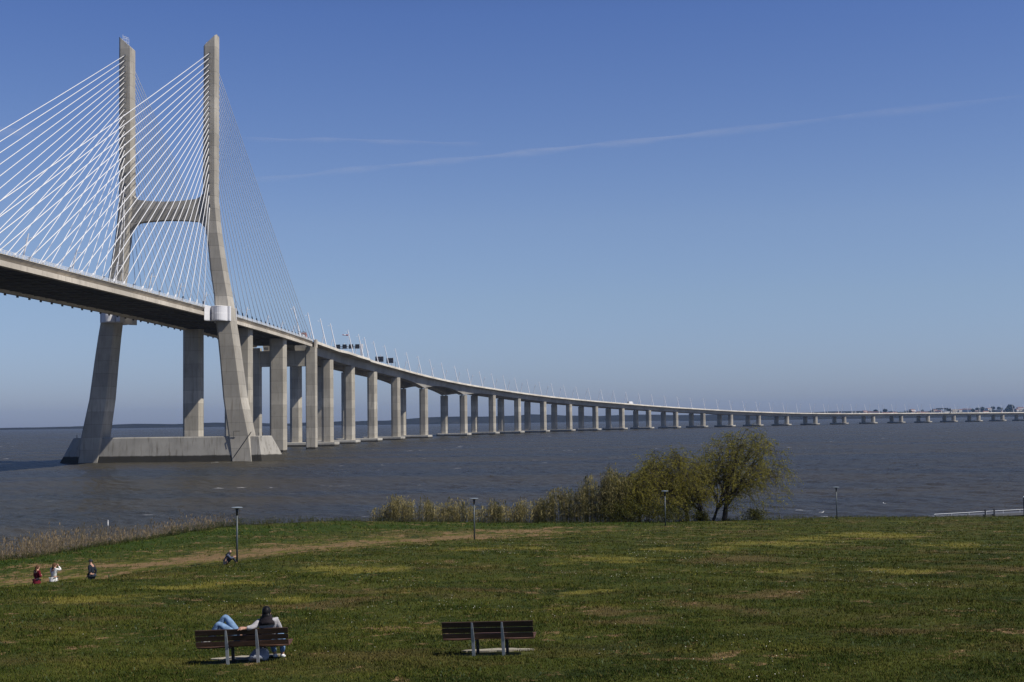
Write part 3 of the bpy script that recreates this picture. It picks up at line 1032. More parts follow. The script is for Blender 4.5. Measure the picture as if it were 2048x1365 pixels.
car(1840, 10.5, "tiny white car just under the left post of the far gantry", M['white'])

# ------------------------------------------------------------------ park lamps
def make_park_lamp():
    r_ = empty("street_lamp")
    b = MB(); b.tube([(0, 0, -0.3), (0, 0, 2.75)], [0.062, 0.055], 10); b.build("pole", M['parkgrey'], r_, smooth=True)
    b = MB(); b.tube([(0, 0, 2.75), (0, 0, 3.0), (0, 0, 3.17)], [0.055, 0.075, 0.11], 10); b.build("lamp_head", M['dark'], r_, smooth=True)
    b = MB()
    rings = []
    for rad, z in ((0.10, 3.17), (0.33, 3.215), (0.345, 3.235), (0.30, 3.262), (0.02, 3.285)):
        rings.append([(rad * math.cos(2 * math.pi * k / 20), rad * math.sin(2 * math.pi * k / 20), z) for k in range(20)])
    b.loft(rings)
    b.build("lamp_shade", M['parktop'], r_)
    return r_
pl = make_park_lamp()
for i, (x, y, lab) in enumerate(((-16.7, 82.44, "dark park lamp with a flat disc top beside the seated bald man"),
                                 (-3.17, 108.26, "dark park lamp with a flat disc top in front of the low pale reeds"),
                                 (14.35, 130.22, "dark park lamp with a flat disc top in front of the willow thicket"),
                                 (34.69, 147.3, "dark park lamp with a flat disc top against open water right of the willow"))):
    o = pl if i == 0 else copy_tree(pl)
    o.location = (x, y, (5.05, 3.94, 3.16, 2.42)[i])
    tag(o, lab, "street lamp", "park lamps along the riverside path")

# ------------------------------------------------------------------ benches
wood = mat("bench_planks", (0.075, 0.035, 0.018), 0.55, spec=0.4)
t = NT(wood)
tc = t.add("ShaderNodeTexCoord").outputs["Object"]
n = t.noise(t.mapping(tc, (2, 30, 30)), 1.5, 5, 0.6)
t.link(t.ramp(n, [(0.3, (0.026, 0.016, 0.011)), (0.7, (0.075, 0.042, 0.027))]), t.b.inputs["Base Color"])
woodl = mat("bench_plank_lower", (0.11, 0.05, 0.025), 0.55)
t = NT(woodl)
tc = t.add("ShaderNodeTexCoord").outputs["Object"]
n = t.noise(t.mapping(tc, (2, 30, 30)), 1.5, 5, 0.6)
t.link(t.ramp(n, [(0.3, (0.060, 0.030, 0.018)), (0.7, (0.15, 0.075, 0.046))]), t.b.inputs["Base Color"])
steel = mat("galvanised_steel", (0.42, 0.44, 0.46), 0.45, 0.3)
stone = concrete("pale_paving", (0.30, 0.275, 0.215), streak=0.8)
def plank(b, x0, x1, y, z, dy, dz, tilt, wob=0.0, n=12):
    """board along x, tilted about x, gently wavy lower edge"""
    rings = []
    ct, st_ = math.cos(tilt), math.sin(tilt)
    for i in range(n + 1):
        f_ = i / n
        x = x0 + (x1 - x0) * f_
        ww = wob * math.sin(f_ * math.pi * 6 / 2)
        rings.append([(x, y + a * ct - c * st_, z + a * st_ + c * ct + ww) for a, c in ((-dy / 2 + .004, -dz / 2), (dy / 2 - .004, -dz / 2), (dy / 2, -dz / 2 + .004), (dy / 2, dz / 2 - .004), (dy / 2 - .004, dz / 2), (-dy / 2 + .004, dz / 2), (-dy / 2, dz / 2 - .004), (-dy / 2, -dz / 2 + .004))])
    b.loft(rings)
def make_bench():
    r_ = empty("park_bench")
    L = 0.945
    back = empty("backrest", (0, 0, 0), parent=r_)
    tl = R(13)
    # boards lean back towards -y
    for z, h_, m_ in ((0.658, 0.118, wood), (0.535, 0.100, wood), (0.420, 0.100, woodl)):
        b = MB(); plank(b, -L, L, -0.04 - (z - 0.40) * math.tan(tl), z, 0.028, h_, tl); b.build("board", m_, back)
    seat = empty("seat", (0, 0, 0), parent=r_)
    for i in range(4):
        b = MB(); plank(b, -L + 0.0 , L, 0.06 + 0.115 * i, 0.350 + (0.006 * i if i < 3 else 0.030), 0.105, 0.03, R(6), wob=-0.012, n=24); b.build("board", woodl, seat)
    for x in (-0.31, 0.31):
        b = MB()
        # flat steel upright, bowed, behind the back boards
        pts = [(-0.155, 0.70), (-0.135, 0.58), (-0.10, 0.42), (-0.07, 0.30), (-0.02, -0.12)]
        wd = [0.016, 0.024, 0.031, 0.032, 0.031]
        b.loft([[(x - w_, y - 0.012, z), (x + w_, y - 0.012, z), (x + w_, y + 0.012, z), (x - w_, y + 0.012, z)] for (y, z), w_ in zip(pts, wd)])
        lg_ = b.build("leg", steel, r_)
        b = MB()
        b.box(x - 0.028, -0.05, 0.290, x + 0.028, 0.44, 0.325)
        b.build("seat_bracket", M['dark'], lg_)
        b = MB()
        b.loft([[(x - 0.03 + 0.03, y - 0.02, z), (x + 0.03 + 0.03, y - 0.02, z), (x + 0.06, y + 0.02, z), (x, y + 0.02, z)] for y, z in ((0.36, -0.12), (0.33, 0.288))])
        b.build("leg", M['dark'], r_)
    return r_
b1 = make_bench()
b2 = copy_tree(b1)
for o, x, y, rz, tilt, lab in ((b1, -5.56, 28.06, -0.5, 1.4, "brown plank park bench on steel legs with a couple resting on it"), (b2, -0.56, 28.33, -7, 1.5, "empty brown plank park bench on steel legs in the grass")):
    o.location = (x, y, gz(x, y) + 0.0)
    o.rotation_euler = (0, -R(tilt), R(rz))
    tag(o, lab, "bench", "park benches on the grass slope")
    px = x + (0.15 if o is b2 else -0.05)
    g = MB()
    lr = random.Random(int(x * 100))
    ring = []
    for k in range(28):
        a = 2 * math.pi * k / 28
        ring.append((px + 0.78 * math.cos(a) * (1 + lr.uniform(-.10, .03)), y + 0.74 + 0.20 * math.sin(a) * (1 + lr.uniform(-.45, .15))))
    top_ = [(q[0], q[1], gz(*q) + 0.035) for q in ring]
    bot_ = [(q[0], q[1], gz(*q) - 0.1) for q in ring]
    g.loft([bot_, top_])
    pv = g.build("paving_slab", stone)
    tag(pv, "pale worn paving on the ground before the bench with the couple" if o is b1 else "pale worn paving on the ground before the empty bench", "paving")
BZ = b1.location.z
# ------------------------------------------------------------------ people
skin = mat("skin", (0.46, 0.26, 0.18), 0.55)
def cloth(name, c, rough=0.9):
    m = mat(name, c, rough, spec=0.15)
    t = NT(m)
    tc = t.add("ShaderNodeTexCoord").outputs["Object"]
    n = t.noise(tc, 9.0, 4, 0.6)
    t.link(t.mix(t.smooth(n, 0.3, 0.75), tuple(x * 0.7 for x in c), tuple(min(1, x * 1.2) for x in c)), t.b.inputs["Base Color"])
    bpz = t.add("ShaderNodeBump")
    bpz.inputs["Strength"].default_value = 0.6
    bpz.inputs["Distance"].default_value = 0.02
    t.link(n, bpz.inputs["Height"])
    t.link(bpz.outputs[0], t.b.inputs["Normal"])
    return m
denim = cloth("blue_denim", (0.17, 0.27, 0.42))
darkpants = cloth("dark_trousers", (0.03, 0.035, 0.045))
def skinned(chains, subdiv=2):
    """grow one continuous surface along chains of (point, radius or (rx, ry))"""
    verts, edges, rad, key = [], [], [], {}
    for ch in chains:
        prev = None
        for p_, r_ in ch:
            k = tuple(round(c, 4) for c in p_)
            if k not in key:
                key[k] = len(verts)
                verts.append(p_)
                rad.append(r_ if isinstance(r_, tuple) else (r_, r_))
            i = key[k]
            if prev is not None and prev != i:
                edges.append((prev, i))
            prev = i
    me_ = bpy.data.meshes.new("tmp_skin")
    me_.from_pydata(verts, edges, [])
    ob = bpy.data.objects.new("tmp_skin", me_)
    COL.objects.link(ob)
    md = ob.modifiers.new("skin", 'SKIN')
    md.use_smooth_shade = True
    sv = me_.skin_vertices[0].data
    for i, r_ in enumerate(rad):
        sv[i].radius = r_
        sv[i].use_root = (i == 0)
    sd = ob.modifiers.new("sub", 'SUBSURF')
    sd.levels = subdiv
    sd.render_levels = subdiv
    dg = bpy.context.evaluated_depsgraph_get()
    out = bpy.data.meshes.new_from_object(ob.evaluated_get(dg))
    bpy.data.objects.remove(ob)
    bpy.data.meshes.remove(me_)
    return out
def V3(*a):
    return Vector(a)
def hand_chains(wr, direc, side, palm_n, curl=0.5):
    """palm and five bent fingers"""
    d_ = direc.normalized()
    n_ = (palm_n - d_ * palm_n.dot(d_)).normalized()
    s_ = d_.cross(n_) * side
    mid = wr + d_ * 0.045
    kn = wr + d_ * 0.085
    ch = [[(tuple(wr), 0.027), (tuple(mid), (0.034, 0.022)), (tuple(kn), (0.034, 0.018))]]
    for q, L in ((-1.5, 0.070), (-0.5, 0.082), (0.5, 0.078), (1.5, 0.060)):
        b0 = kn + s_ * q * 0.019 + d_ * 0.008
        b1_ = b0 + d_ * L * 0.5 + n_ * L * 0.25 * curl
        b2_ = b1_ + d_ * L * 0.35 * (1 - curl * .4) + n_ * L * 0.45 * curl
        ch.append([(tuple(kn), (0.034, 0.018)), (tuple(b0), 0.0095), (tuple(b1_), 0.0088), (tuple(b2_), 0.0075)])
    t0_ = mid - s_ * 0.030
    t1_ = t0_ + d_ * 0.035 - s_ * 0.018 + n_ * 0.01
    ch.append([(tuple(mid), (0.034, 0.022)), (tuple(t0_), 0.012), (tuple(t1_), 0.011), (tuple(t1_ + d_ * 0.03 + n_ * 0.012), 0.009)])
    return ch
def build_person(J, look, label, jacket=None, trousers=None, hair=None, shoes=None, hairlen=0.0, coat=0.0, scarf=None, cap_=None, yaw=0, loc=(0, 0, 0), hands=True, slim=1.0):
    """J: joint name -> Vector (x right, y ahead, z up)"""
    j = {k: Vector(v) for k, v in J.items()}
    k_ = slim
    lk = Vector(look).normalized()
    nk = j['neck']
    hd = j['head']
    up = (hd - nk).normalized()
    crown = hd + up * 0.085
    jaw = hd - up * 0.075 + lk * 0.03
    ch = [[(tuple(j['pelvis']), (0.145 * k_, 0.105 * k_)), (tuple(j['spine']), (0.125 * k_, 0.095 * k_)), (tuple(j['chest']), (0.15 * k_, 0.105 * k_)), (tuple(nk), 0.056),
           (tuple(jaw), (0.062, 0.066)), (tuple(hd), (0.076, 0.092)), (tuple(crown), (0.058, 0.07))]]
    nose = hd + lk * 0.098 - up * 0.02
    ch.append([(tuple(hd), (0.076, 0.092)), (tuple(nose), 0.014)])
    side = lk.cross(up).normalized()
    for e in (-1, 1):
        ch.append([(tuple(hd), (0.076, 0.092)), (tuple(hd + side * e * 0.082 - up * 0.01), 0.017)])
    jk, tr = [], []
    jk.append([(tuple(j['pelvis'] + V3(0, 0, 0.0)), (0.165 * k_, 0.13 * k_)), (tuple(j['spine']), (0.15 * k_, 0.118 * k_)), (tuple(j['chest']), (0.172 * k_, 0.125 * k_)), (tuple(nk * 0.75 + j['chest'] * 0.25), (0.085, 0.08))])
    for s, e in (('l', -1), ('r', 1)):
        sh, el, wr = j['sh' + s], j['el' + s], j['wr' + s]
        ch.append([(tuple(j['chest']), (0.15 * k_, 0.105 * k_)), (tuple(sh), 0.062), (tuple(sh * 0.5 + el * 0.5), 0.050), (tuple(el), 0.043), (tuple(el * 0.45 + wr * 0.55), 0.038), (tuple(wr), 0.027)])
        jk.append([(tuple(j['chest']), (0.172 * k_, 0.125 * k_)), (tuple(sh), 0.080), (tuple(sh * 0.5 + el * 0.5), 0.068), (tuple(el), 0.060), (tuple(el * 0.15 + wr * 0.85), 0.047)])
        if hands:
            ch += hand_chains(wr, wr - el, e, Vector(J.get('palm' + s, (0, 1, -0.3))), 0.55)
        hp, kn, an_, to = j['hp' + s], j['kn' + s], j['an' + s], j['to' + s]
        ch.append([(tuple(j['pelvis']), (0.145 * k_, 0.105 * k_)), (tuple(hp), 0.092 * k_), (tuple(hp * 0.5 + kn * 0.5), 0.078 * k_), (tuple(kn), 0.056), (tuple(kn * 0.65 + an_ * 0.35), 0.056), (tuple(an_), 0.036), (tuple(to), (0.040, 0.026))])
        tr.append([(tuple(j['pelvis']), (0.155 * k_, 0.118 * k_)), (tuple(hp), 0.105 * k_), (tuple(hp * 0.5 + kn * 0.5), 0.092 * k_), (tuple(kn), 0.072), (tuple(kn * 0.6 + an_ * 0.4), 0.066), (tuple(kn * 0.08 + an_ * 0.92), 0.054)])
    body_me = skinned(ch)
    body_me.materials.append(skin)
    o = link("person", body_me)
    o.location = loc
    o.rotation_euler = (0, 0, R(yaw))
    tag(o, label, "person")
    def child(nm, chains, m):
        me_ = skinned(chains)
        me_.materials.append(m)
        return link(nm, me_, o)
    if jacket:
        child("jacket", jk, jacket)
    if coat:
        b = MB()
        pv = j['pelvis']
        rings = []
        for f_, rx, ry in ((-.10, .168, .135), (0, .185, .155), (.5, .225, .20), (1, .265, .235)):
            rings.append([(pv.x + rx * k_ * math.cos(2 * math.pi * q_ / 18) * (1 + .03 * math.sin(5 * 2 * math.pi * q_ / 18) * f_), pv.y + ry * k_ * math.sin(2 * math.pi * q_ / 18) * (1 + .04 * math.sin(6 * 2 * math.pi * q_ / 18) * f_), pv.z - coat * f_) for q_ in range(18)])
        b.loft(rings)
        b.build("coat_skirt", jacket, o, smooth=True)
    if trousers:
        child("trousers", tr, trousers)
    def shell(nm, m, cen, rx, ry, rz, cut=-0.75, flap=None):
        """a rounded mass about the head: rx across, ry front to back, rz up"""
        b = MB()
        rings = []
        for i in range(9):
            f_ = cut + (1 - cut) * i / 8
            k = math.sqrt(max(0.0, 1 - f_ * f_))
            k = max(k, .04)
            ring = []
            for q_ in range(16):
                th = 2 * math.pi * q_ / 16
                fr = math.cos(th)
                bul = 1 + .03 * math.sin(3 * th + i)
                ring.append(tuple(cen + side * math.sin(th) * rx * k * bul + lk * fr * ry * k * bul + up * f_ * rz))
            rings.append(ring)
        b.loft(rings)
        b.build(nm, m, o, smooth=True)
    if hair:
        shell("hair", hair, hd - lk * 0.022 + up * 0.018, 0.092, 0.104, 0.118, cut=-0.8 if hairlen < .08 else -0.95)
        if hairlen:
            bk = hd - lk * 0.07 - up * 0.10
            b = MB()
            b.loft([[tuple(bk + side * math.sin(2 * math.pi * q_ / 12) * w_ + lk * math.cos(2 * math.pi * q_ / 12) * .045 * d_ - up * z_) for q_ in range(12)] for z_, w_, d_ in ((-.10, .07, .8), (-.03, .086, 1.0), (.04 + hairlen * .5, .085, .9), (.04 + hairlen, .05, .5))])
            b.build("hair", hair, o, smooth=True)
    if cap_:
        shell("cap", cap_, hd + up * 0.035, 0.098, 0.108, 0.085, cut=-0.15)
        b = MB()
        c_ = hd + up * 0.035 + lk * .09
        b.loft([[tuple(c_ + side * s_ * .075), tuple(c_ + side * s_ * .055 + lk * .075 * (1 - abs(s_) * .4) - up * .012), tuple(c_ + side * s_ * .055 + lk * .075 * (1 - abs(s_) * .4) - up * .02), tuple(c_ + side * s_ * .075 - up * .012)] for s_ in (-1, -.5, 0, .5, 1)])
        b.build("cap_peak", cap_, o, smooth=True)
    if scarf:
        b = MB()
        rings = []
        for dz_, rx, ry, sh_ in ((-.125, .175, .135, -.035), (-.07, .168, .135, -.025), (-.015, .135, .125, -.012), (.035, .108, .112, 0), (.075, .094, .10, 0)):
            rings.append([tuple(nk + up * (dz_ + .012 * math.sin(3 * 2 * math.pi * q_ / 18)) + lk * (sh_ + ry * math.cos(2 * math.pi * q_ / 18)) + side * rx * math.sin(2 * math.pi * q_ / 18)) for q_ in range(18)])
        b.loft(rings)
        b.build("scarf", scarf, o, smooth=True)
    if shoes:
        for s in 'lr':
            an_, to = j['an' + s], j['to' + s]
            f_ = (to - an_)
            ax = f_.normalized()
            child("shoe", [[(tuple(an_ + V3(0, 0, 0.02)), 0.05), (tuple(an_ - V3(0, 0, 0.03)), (0.048, 0.046)), (tuple(an_ + f_ * 0.6 - V3(0, 0, 0.02)), (0.050, 0.040)), (tuple(to + ax * 0.02), (0.046, 0.030))]], shoes)
    eye = mat("eye", (0.03, 0.02, 0.015), 0.2) if "eye" not in bpy.data.materials else bpy.data.materials["eye"]
    for e in (-1, 1):
        b = MB()
        c_ = hd + lk * 0.086 + side * e * 0.031 + up * 0.004
        b.tube([c_ - side * 0.010, c_, c_ + side * 0.010], [0.003, 0.009, 0.003], 6)
        b.build("eye", eye, o, smooth=True)
    return o

def standing(h=1.7, stride=0.12, lean=0.02):
    k = h / 1.72
    q = dict(pelvis=(0, 0, 0.96), spine=(0, lean * .5, 1.13), chest=(0, lean, 1.33), neck=(0, lean + .015, 1.48), head=(0, lean + .035, 1.60),
             shl=(-.19, lean, 1.40), shr=(.19, lean, 1.40), ell=(-.25, lean - .03, 1.12), elr=(.25, lean - .03, 1.12), wrl=(-.25, lean + .08, .88), wrr=(.25, lean + .08, .88),
             hpl=(-.10, 0, .90), hpr=(.10, 0, .90), knl=(-.11, .5 * stride + .03, .50), knr=(.11, -.5 * stride + .04, .50), anl=(-.11, stride, .09), anr=(.11, -stride, .09), tol=(-.13, stride + .15, .04), tor=(.13, -stride + .15, .04))
    return {a: tuple(c * k for c in b) for a, b in q.items()}
brown = cloth("brown_hair", (0.12, 0.06, 0.03), 0.6)
black = cloth("black_hair", (0.008, 0.008, 0.009), 0.5)
greyhair = cloth("thin_pale_hair", (0.42, 0.34, 0.29), 0.7)
whiteshoe = mat("white_sneaker", (0.75, 0.75, 0.74), 0.6)
darkshoe = mat("dark_shoe", (0.02, 0.02, 0.022), 0.5)

q = standing(1.66, 0.10)
q.update(ell=(-.27, .03, 1.08), wrl=(-.05, .20, 1.10), elr=(.27, .03, 1.08), wrr=(.06, .22, 1.13), palml=(0, -1, 0), palmr=(0, -1, 0))
build_person(q, (0.2, 1, 0.0), "person in a long burgundy coat with folded arms standing left of the person in white", cloth("burgundy_coat", (0.13, 0.012, 0.022)), darkpants, brown, whiteshoe, hairlen=0.10, coat=0.30, yaw=-38, loc=(-24.4, 70, gz(-24.4, 70)), slim=1.0)
q = standing(1.68, 0.06)
q.update(ell=(-.26, .20, 1.26), wrl=(-.07, .24, 1.50), elr=(.33, .16, 1.33), wrr=(.09, .22, 1.53), palml=(0, -1, 0), palmr=(0, -1, 0))
build_person(q, (0.15, 1, 0.0), "person in a flared white coat with both hands raised to the face", cloth("white_coat", (0.74, 0.73, 0.70)), cloth("grey_trousers", (0.20, 0.24, 0.24)), brown, darkshoe, hairlen=0.05, coat=0.30, yaw=-28, loc=(-23.6, 70.2, gz(-23.6, 70.2)), slim=1.05)
q = standing(1.75, 0.16)
q.update(ell=(-.28, -.06, 1.13), wrl=(-.23, .10, .92), elr=(.26, -.10, 1.12), wrr=(.20, .05, .90))
build_person(q, (0.1, 1, -0.1), "person in a dark jacket and dark cap walking left below the earth slope", cloth("navy_jacket", (0.018, 0.024, 0.034)), cloth("dark_jeans", (0.05, 0.06, 0.08)), None, darkshoe, coat=0.08, cap_=darkpants, yaw=75, loc=(-21.6, 70, gz(-21.6, 70)), slim=1.06)
# seated man by the lamp
q = dict(pelvis=(0, 0, .12), spine=(0, .06, .30), chest=(0, .16, .50), neck=(0, .23, .64), head=(0, .29, .755), shl=(-.19, .18, .55), shr=(.19, .18, .55), ell=(-.26, .34, .36), elr=(.26, .34, .36),
         wrl=(-.14, .52, .44), wrr=(.14, .52, .44), hpl=(-.10, .04, .12), hpr=(.10, .04, .12), knl=(-.15, .46, .42), knr=(.15, .46, .42), anl=(-.13, .66, .08), anr=(.13, .66, .08), tol=(-.14, .82, .035), tor=(.14, .82, .035), palml=(0, 0, -1), palmr=(0, 0, -1))
build_person(q, (0, 1, -0.12), "bald person in a grey blue jacket sitting on the grass beside the park lamp", cloth("grey_blue_jacket", (0.085, 0.10, 0.15)), darkpants, None, darkshoe, scarf=cloth("dark_collar", (0.02, 0.022, 0.03)), yaw=-75, loc=(-17.25, 81.6, gz(-17.25, 81.6) + 0.02), slim=1.12)
# couple on the bench (bench frame: x along the bench, y ahead, z up)
bx, by, bz_ = b1.location
q = dict(pelvis=(.50, .20, .47), spine=(.50, .13, .64), chest=(.485, .05, .79), neck=(.475, .035, .905), head=(.468, .055, 1.02), shl=(.31, .03, .82), shr=(.665, .05, .86), ell=(.20, -.085, .735), elr=(.73, .17, .63),
         wrl=(.06, -.125, .728), wrr=(.58, .36, .60), hpl=(.41, .24, .46), hpr=(.60, .24, .46), knl=(.44, .62, .47), knr=(.70, .60, .47), anl=(.56, .50, .09), anr=(.71, .50, .09), tol=(.555, .36 + .28, .035), tor=(.715, .66, .035), palml=(0, 0, -1), palmr=(-1, 0, 0))
build_person(q, (0.05, 1, -0.1), "seated person with black hair, dark scarf and light grey top, arm along the bench back", cloth("light_grey_top", (0.42, 0.41, 0.42)), denim, black, whiteshoe, hairlen=0.06, scarf=cloth("dark_scarf", (0.02, 0.017, 0.02)), loc=(bx, by, bz_), slim=1.0)
q = dict(pelvis=(-.06, .22, .50), spine=(.10, .24, .51), chest=(.26, .26, .535), neck=(.40, .30, .60), head=(.50, .37, .66), shl=(.30, .10, .56), shr=(.30, .42, .56), ell=(.12, .07, .60), elr=(.10, .52, .58),
         wrl=(-.02, .18, .66), wrr=(-.02, .34, .66), hpl=(-.14, .16, .50), hpr=(-.14, .30, .50), knl=(-.53, .13, .80), knr=(-.43, .30, .93), anl=(-.74, .15, .46), anr=(-.72, .30, .46), tol=(-.88, .15, .43), tor=(-.87, .30, .43), palml=(0, 0, -1), palmr=(0, 0, -1))
build_person(q, (-0.5, 0.1, 0.8), "person in pale blue jeans lying on the bench with knees drawn up", cloth("dark_top", (0.03, 0.03, 0.035)), denim, brown, whiteshoe, hairlen=0.05, loc=(bx, by, bz_), slim=0.95)
# bag under the bench
bagm = cloth("grey_blue_canvas", (0.27, 0.29, 0.33))
bg_ = empty("bag", (bx + 0.27, by + 0.16, gz(bx + 0.27, by + 0.16) + 0.03), R(8))
tag(bg_, "grey blue bag slumped on the ground beneath the occupied bench", "bag")
b = MB()
rings = []
for z, w_, d_ in ((0, .17, .09), (.02, .20, .115), (.09, .205, .12), (.17, .17, .10), (.235, .11, .065), (.255, .04, .02)):
    sh = z * 0.30
    rings.append([(sh + w_ * math.copysign(abs(math.cos(a)) ** .7, math.cos(a)), d_ * math.copysign(abs(math.sin(a)) ** .7, math.sin(a)), z + .012 * math.sin(3 * a)) for a in [2 * math.pi * k / 20 for k in range(20)]])
b.loft(rings)
b.build("pouch", bagm, bg_, smooth=True)
b = MB()
b.loft([[(-.03 + w_ * math.cos(a), -0.115 - .03 * max(0, math.sin(a)) * 0 - d_ * (1 + math.sin(a)) * .5, z) for a in [2 * math.pi * k / 14 for k in range(14)]] for z, w_, d_ in ((.03, .11, .02), (.06, .13, .05), (.12, .12, .04), (.14, .10, .01))])
b.build("pocket", bagm, bg_, smooth=True)
b = MB(); b.tube([(.05, -.02, .25), (.09, -.02, .31), (.14, 0, .30), (.16, .02, .23)], .012, 6); b.build("strap", M['dark'], bg_, smooth=True)

# ------------------------------------------------------------------ plants
def tri_mesh(name, verts, m, label=None, kind=None, cat=None, quads_=False, colors=None):
    """verts: (n,3,3) or (n,4,3) array of separate faces"""
    n, k, _ = verts.shape
    me_ = bpy.data.meshes.new(name)
    me_.vertices.add(n * k)
    me_.vertices.foreach_set("co", verts.astype(np.float32).ravel())
    me_.loops.add(n * k)
    me_.loops.foreach_set("vertex_index", np.arange(n * k, dtype=np.int32))
    me_.polygons.add(n)
    me_.polygons.foreach_set("loop_start", np.arange(0, n * k, k, dtype=np.int32))
    me_.polygons.foreach_set("loop_total", np.full(n, k, dtype=np.int32))
    if colors is not None:
        a_ = me_.attributes.new("tone", 'FLOAT', 'POINT')
        a_.data.foreach_set("value", np.repeat(colors.astype(np.float32), k))
    me_.update()
    me_.validate()
    me_.materials.append(m)
    return me_

# grass blades: dense close by, thinner and larger far off
def grass_points(n, y0, y1, power, margin=1.35):
    u = nrs.rand(n)
    a = 1 - power
    y = (y0 ** a + u * (y1 ** a - y0 ** a)) ** (1 / a)
    x = (nrs.rand(n) * 2 - 1) * (0.376 * y * margin + 2)
    return x, y
def leafmat(name, lo, hi, trans=0.35, rough=0.6):
    m = mat(name, lo, rough, spec=0.25)
    t = NT(m)
    at_ = t.add("ShaderNodeAttribute", attribute_name="tone").outputs["Fac"]
    c = t.mix(at_, lo, hi)
    t.link(c, t.b.inputs["Base Color"])
    tr = t.add("ShaderNodeBsdfTranslucent")
    t.link(c, tr.inputs["Color"])
    mx = t.add("ShaderNodeMixShader")
    mx.inputs[0].default_value = trans
    t.link(t.b.outputs[0], mx.inputs[1])
    t.link(tr.outputs[0], mx.inputs[2])
    out = t.n["Material Output"]
    t.link(mx.outputs[0], out.inputs["Surface"])
    return m
gb = mat("grass_blades", (0.05, 0.07, 0.015), 0.85, spec=0.05)
t = NT(gb)
p = t.pos()
col, nb, nc = grass_color(t, p, bright=1.25)
lu = t.add("ShaderNodeAttribute", attribute_name="lush").outputs["Fac"]
col = t.mix(t.math('MULTIPLY', lu, 0.72), col, (0.030, 0.056, 0.007))
at_ = t.add("ShaderNodeAttribute", attribute_name="tone").outputs["Fac"]
col = t.mix(t.math('MULTIPLY', t.smooth(at_, 0.82, 1.0), 0.75), col, (0.16, 0.125, 0.04))
col = t.mix(t.math('MULTIPLY', t.math('SUBTRACT', 1.0, t.smooth(at_, 0.0, 0.35)), 0.35), col, (0.014, 0.022, 0.004))
t.link(col, t.b.inputs["Base Color"])
parts = []
x, y = grass_points(260000, 21, 165, 1.9)
z = ground_z(x, y)
dd = polyline_dist(x, y, _bl2)
keep = (z > 1.0) & (dd < 3) & (nrs.rand(len(x)) > dirt_amount(x, y) * (0.55 + 0.45 * (np.sin(x * 2.1 + np.sin(y * 1.3) * 2) * np.sin(y * 1.7 + x) > -0.25)))
for pv_ in ((b1.location, -0.05), (b2.location, 0.15)):
    keep &= ~((((x - pv_[0].x - pv_[1]) / 0.85) ** 2 + ((y - pv_[0].y - 0.22) / 0.36) ** 2) < 1)
x, y, z = x[keep], y[keep], z[keep]
n = len(x)
sz = (y / 28) ** 0.62
clump = 0.55 + 0.9 * (0.5 + 0.5 * np.sin(x * 1.7 + 2 * np.sin(y * .9)) * np.sin(y * 1.3 + 1.5 * np.sin(x * .7))) * nrs.rand(n)
tone = nrs.rand(n)
lus = lush_amount(x, y)
tr_, tn_, tl_ = [], [], []
for q in range(4):
    a = nrs.rand(n) * 2 * np.pi
    hh = (0.030 + 0.036 * nrs.rand(n)) * sz * clump * (1 + 0.5 * lus)
    ww = (0.0045 + 0.004 * nrs.rand(n)) * sz * 1.35
    ox, oy = (nrs.rand(n) - .5) * 0.12 * sz, (nrs.rand(n) - .5) * 0.12 * sz
    lx, ly = np.cos(a), np.sin(a)
    ln = hh * (0.3 + 0.9 * nrs.rand(n))
    A = np.stack([x + ox - ly * ww, y + oy + lx * ww, z - 0.015], 1)
    B = np.stack([x + ox + ly * ww, y + oy - lx * ww, z - 0.015], 1)
    C = np.stack([x + ox + lx * ln, y + oy + ly * ln, z + hh], 1)
    tr_.append(np.stack([A, B, C], 1)); tn_.append(np.clip(tone + (nrs.rand(n) - .5) * .4, 0, 1)); tl_.append(lus)
tv, tt, tl = np.concatenate(tr_), np.concatenate(tn_), np.concatenate(tl_)
gme = tri_mesh("grass", tv, gb, colors=tt)
a_ = gme.attributes.new("lush", 'FLOAT', 'POINT')
a_.data.foreach_set("value", np.repeat(tl.astype(np.float32), 3))
for nm_, ar_ in (("yellowed", np.tile(yellow_amount(x, y), 4)), ("thin", np.tile(drift(x, y, THIN, 2.0), 4))):
    a_ = gme.attributes.new(nm_, 'FLOAT', 'POINT')
    a_.data.foreach_set("value", np.repeat(ar_.astype(np.float32), 3))
tag(link("grass", gme), "short uneven green and yellowing grass over the slope", "grass", kind="stuff")

# broad dark weeds and thicker tufts
wmat = leafmat("weed_leaves", (0.022, 0.04, 0.010), (0.07, 0.10, 0.03), 0.3)
fv, ft = [], []
x, y = grass_points(600, 24, 150, 1.3)
for xi, yi in zip(x, y):
    if dirt_amount(np.array([xi]), np.array([yi]))[0] > 0.75 or polyline_dist(np.array([xi]), np.array([yi]), _bl2)[0] > 0:
        continue
    if math.hypot(xi - b1.location.x, yi - 28) < 1.8 or math.hypot(xi - b2.location.x, yi - 28) < 1.8:
        continue
    s_ = (yi / 28) ** 0.5 * rng.uniform(0.6, 1.4)
    for q in range(rng.randint(8, 26)):
        px, py = xi + rng.gauss(0, .22) * s_, yi + rng.gauss(0, .3) * s_
        pz = gz(px, py) if q % 6 == 0 else pz
        a = rng.uniform(0, 6.28)
        L, w_ = rng.uniform(.035, .085) * s_, rng.uniform(.008, .018) * s_
        up_ = rng.uniform(.02, .07) * s_
        dx, dy = math.cos(a), math.sin(a)
        fv.append([(px, py, pz - .01), (px + dx * L * .5 - dy * w_, py + dy * L * .5 + dx * w_, pz + up_ * .8), (px + dx * L, py + dy * L, pz + up_), (px + dx * L * .5 + dy * w_, py + dy * L * .5 - dx * w_, pz + up_ * .7)])
        ft.append(rng.random())
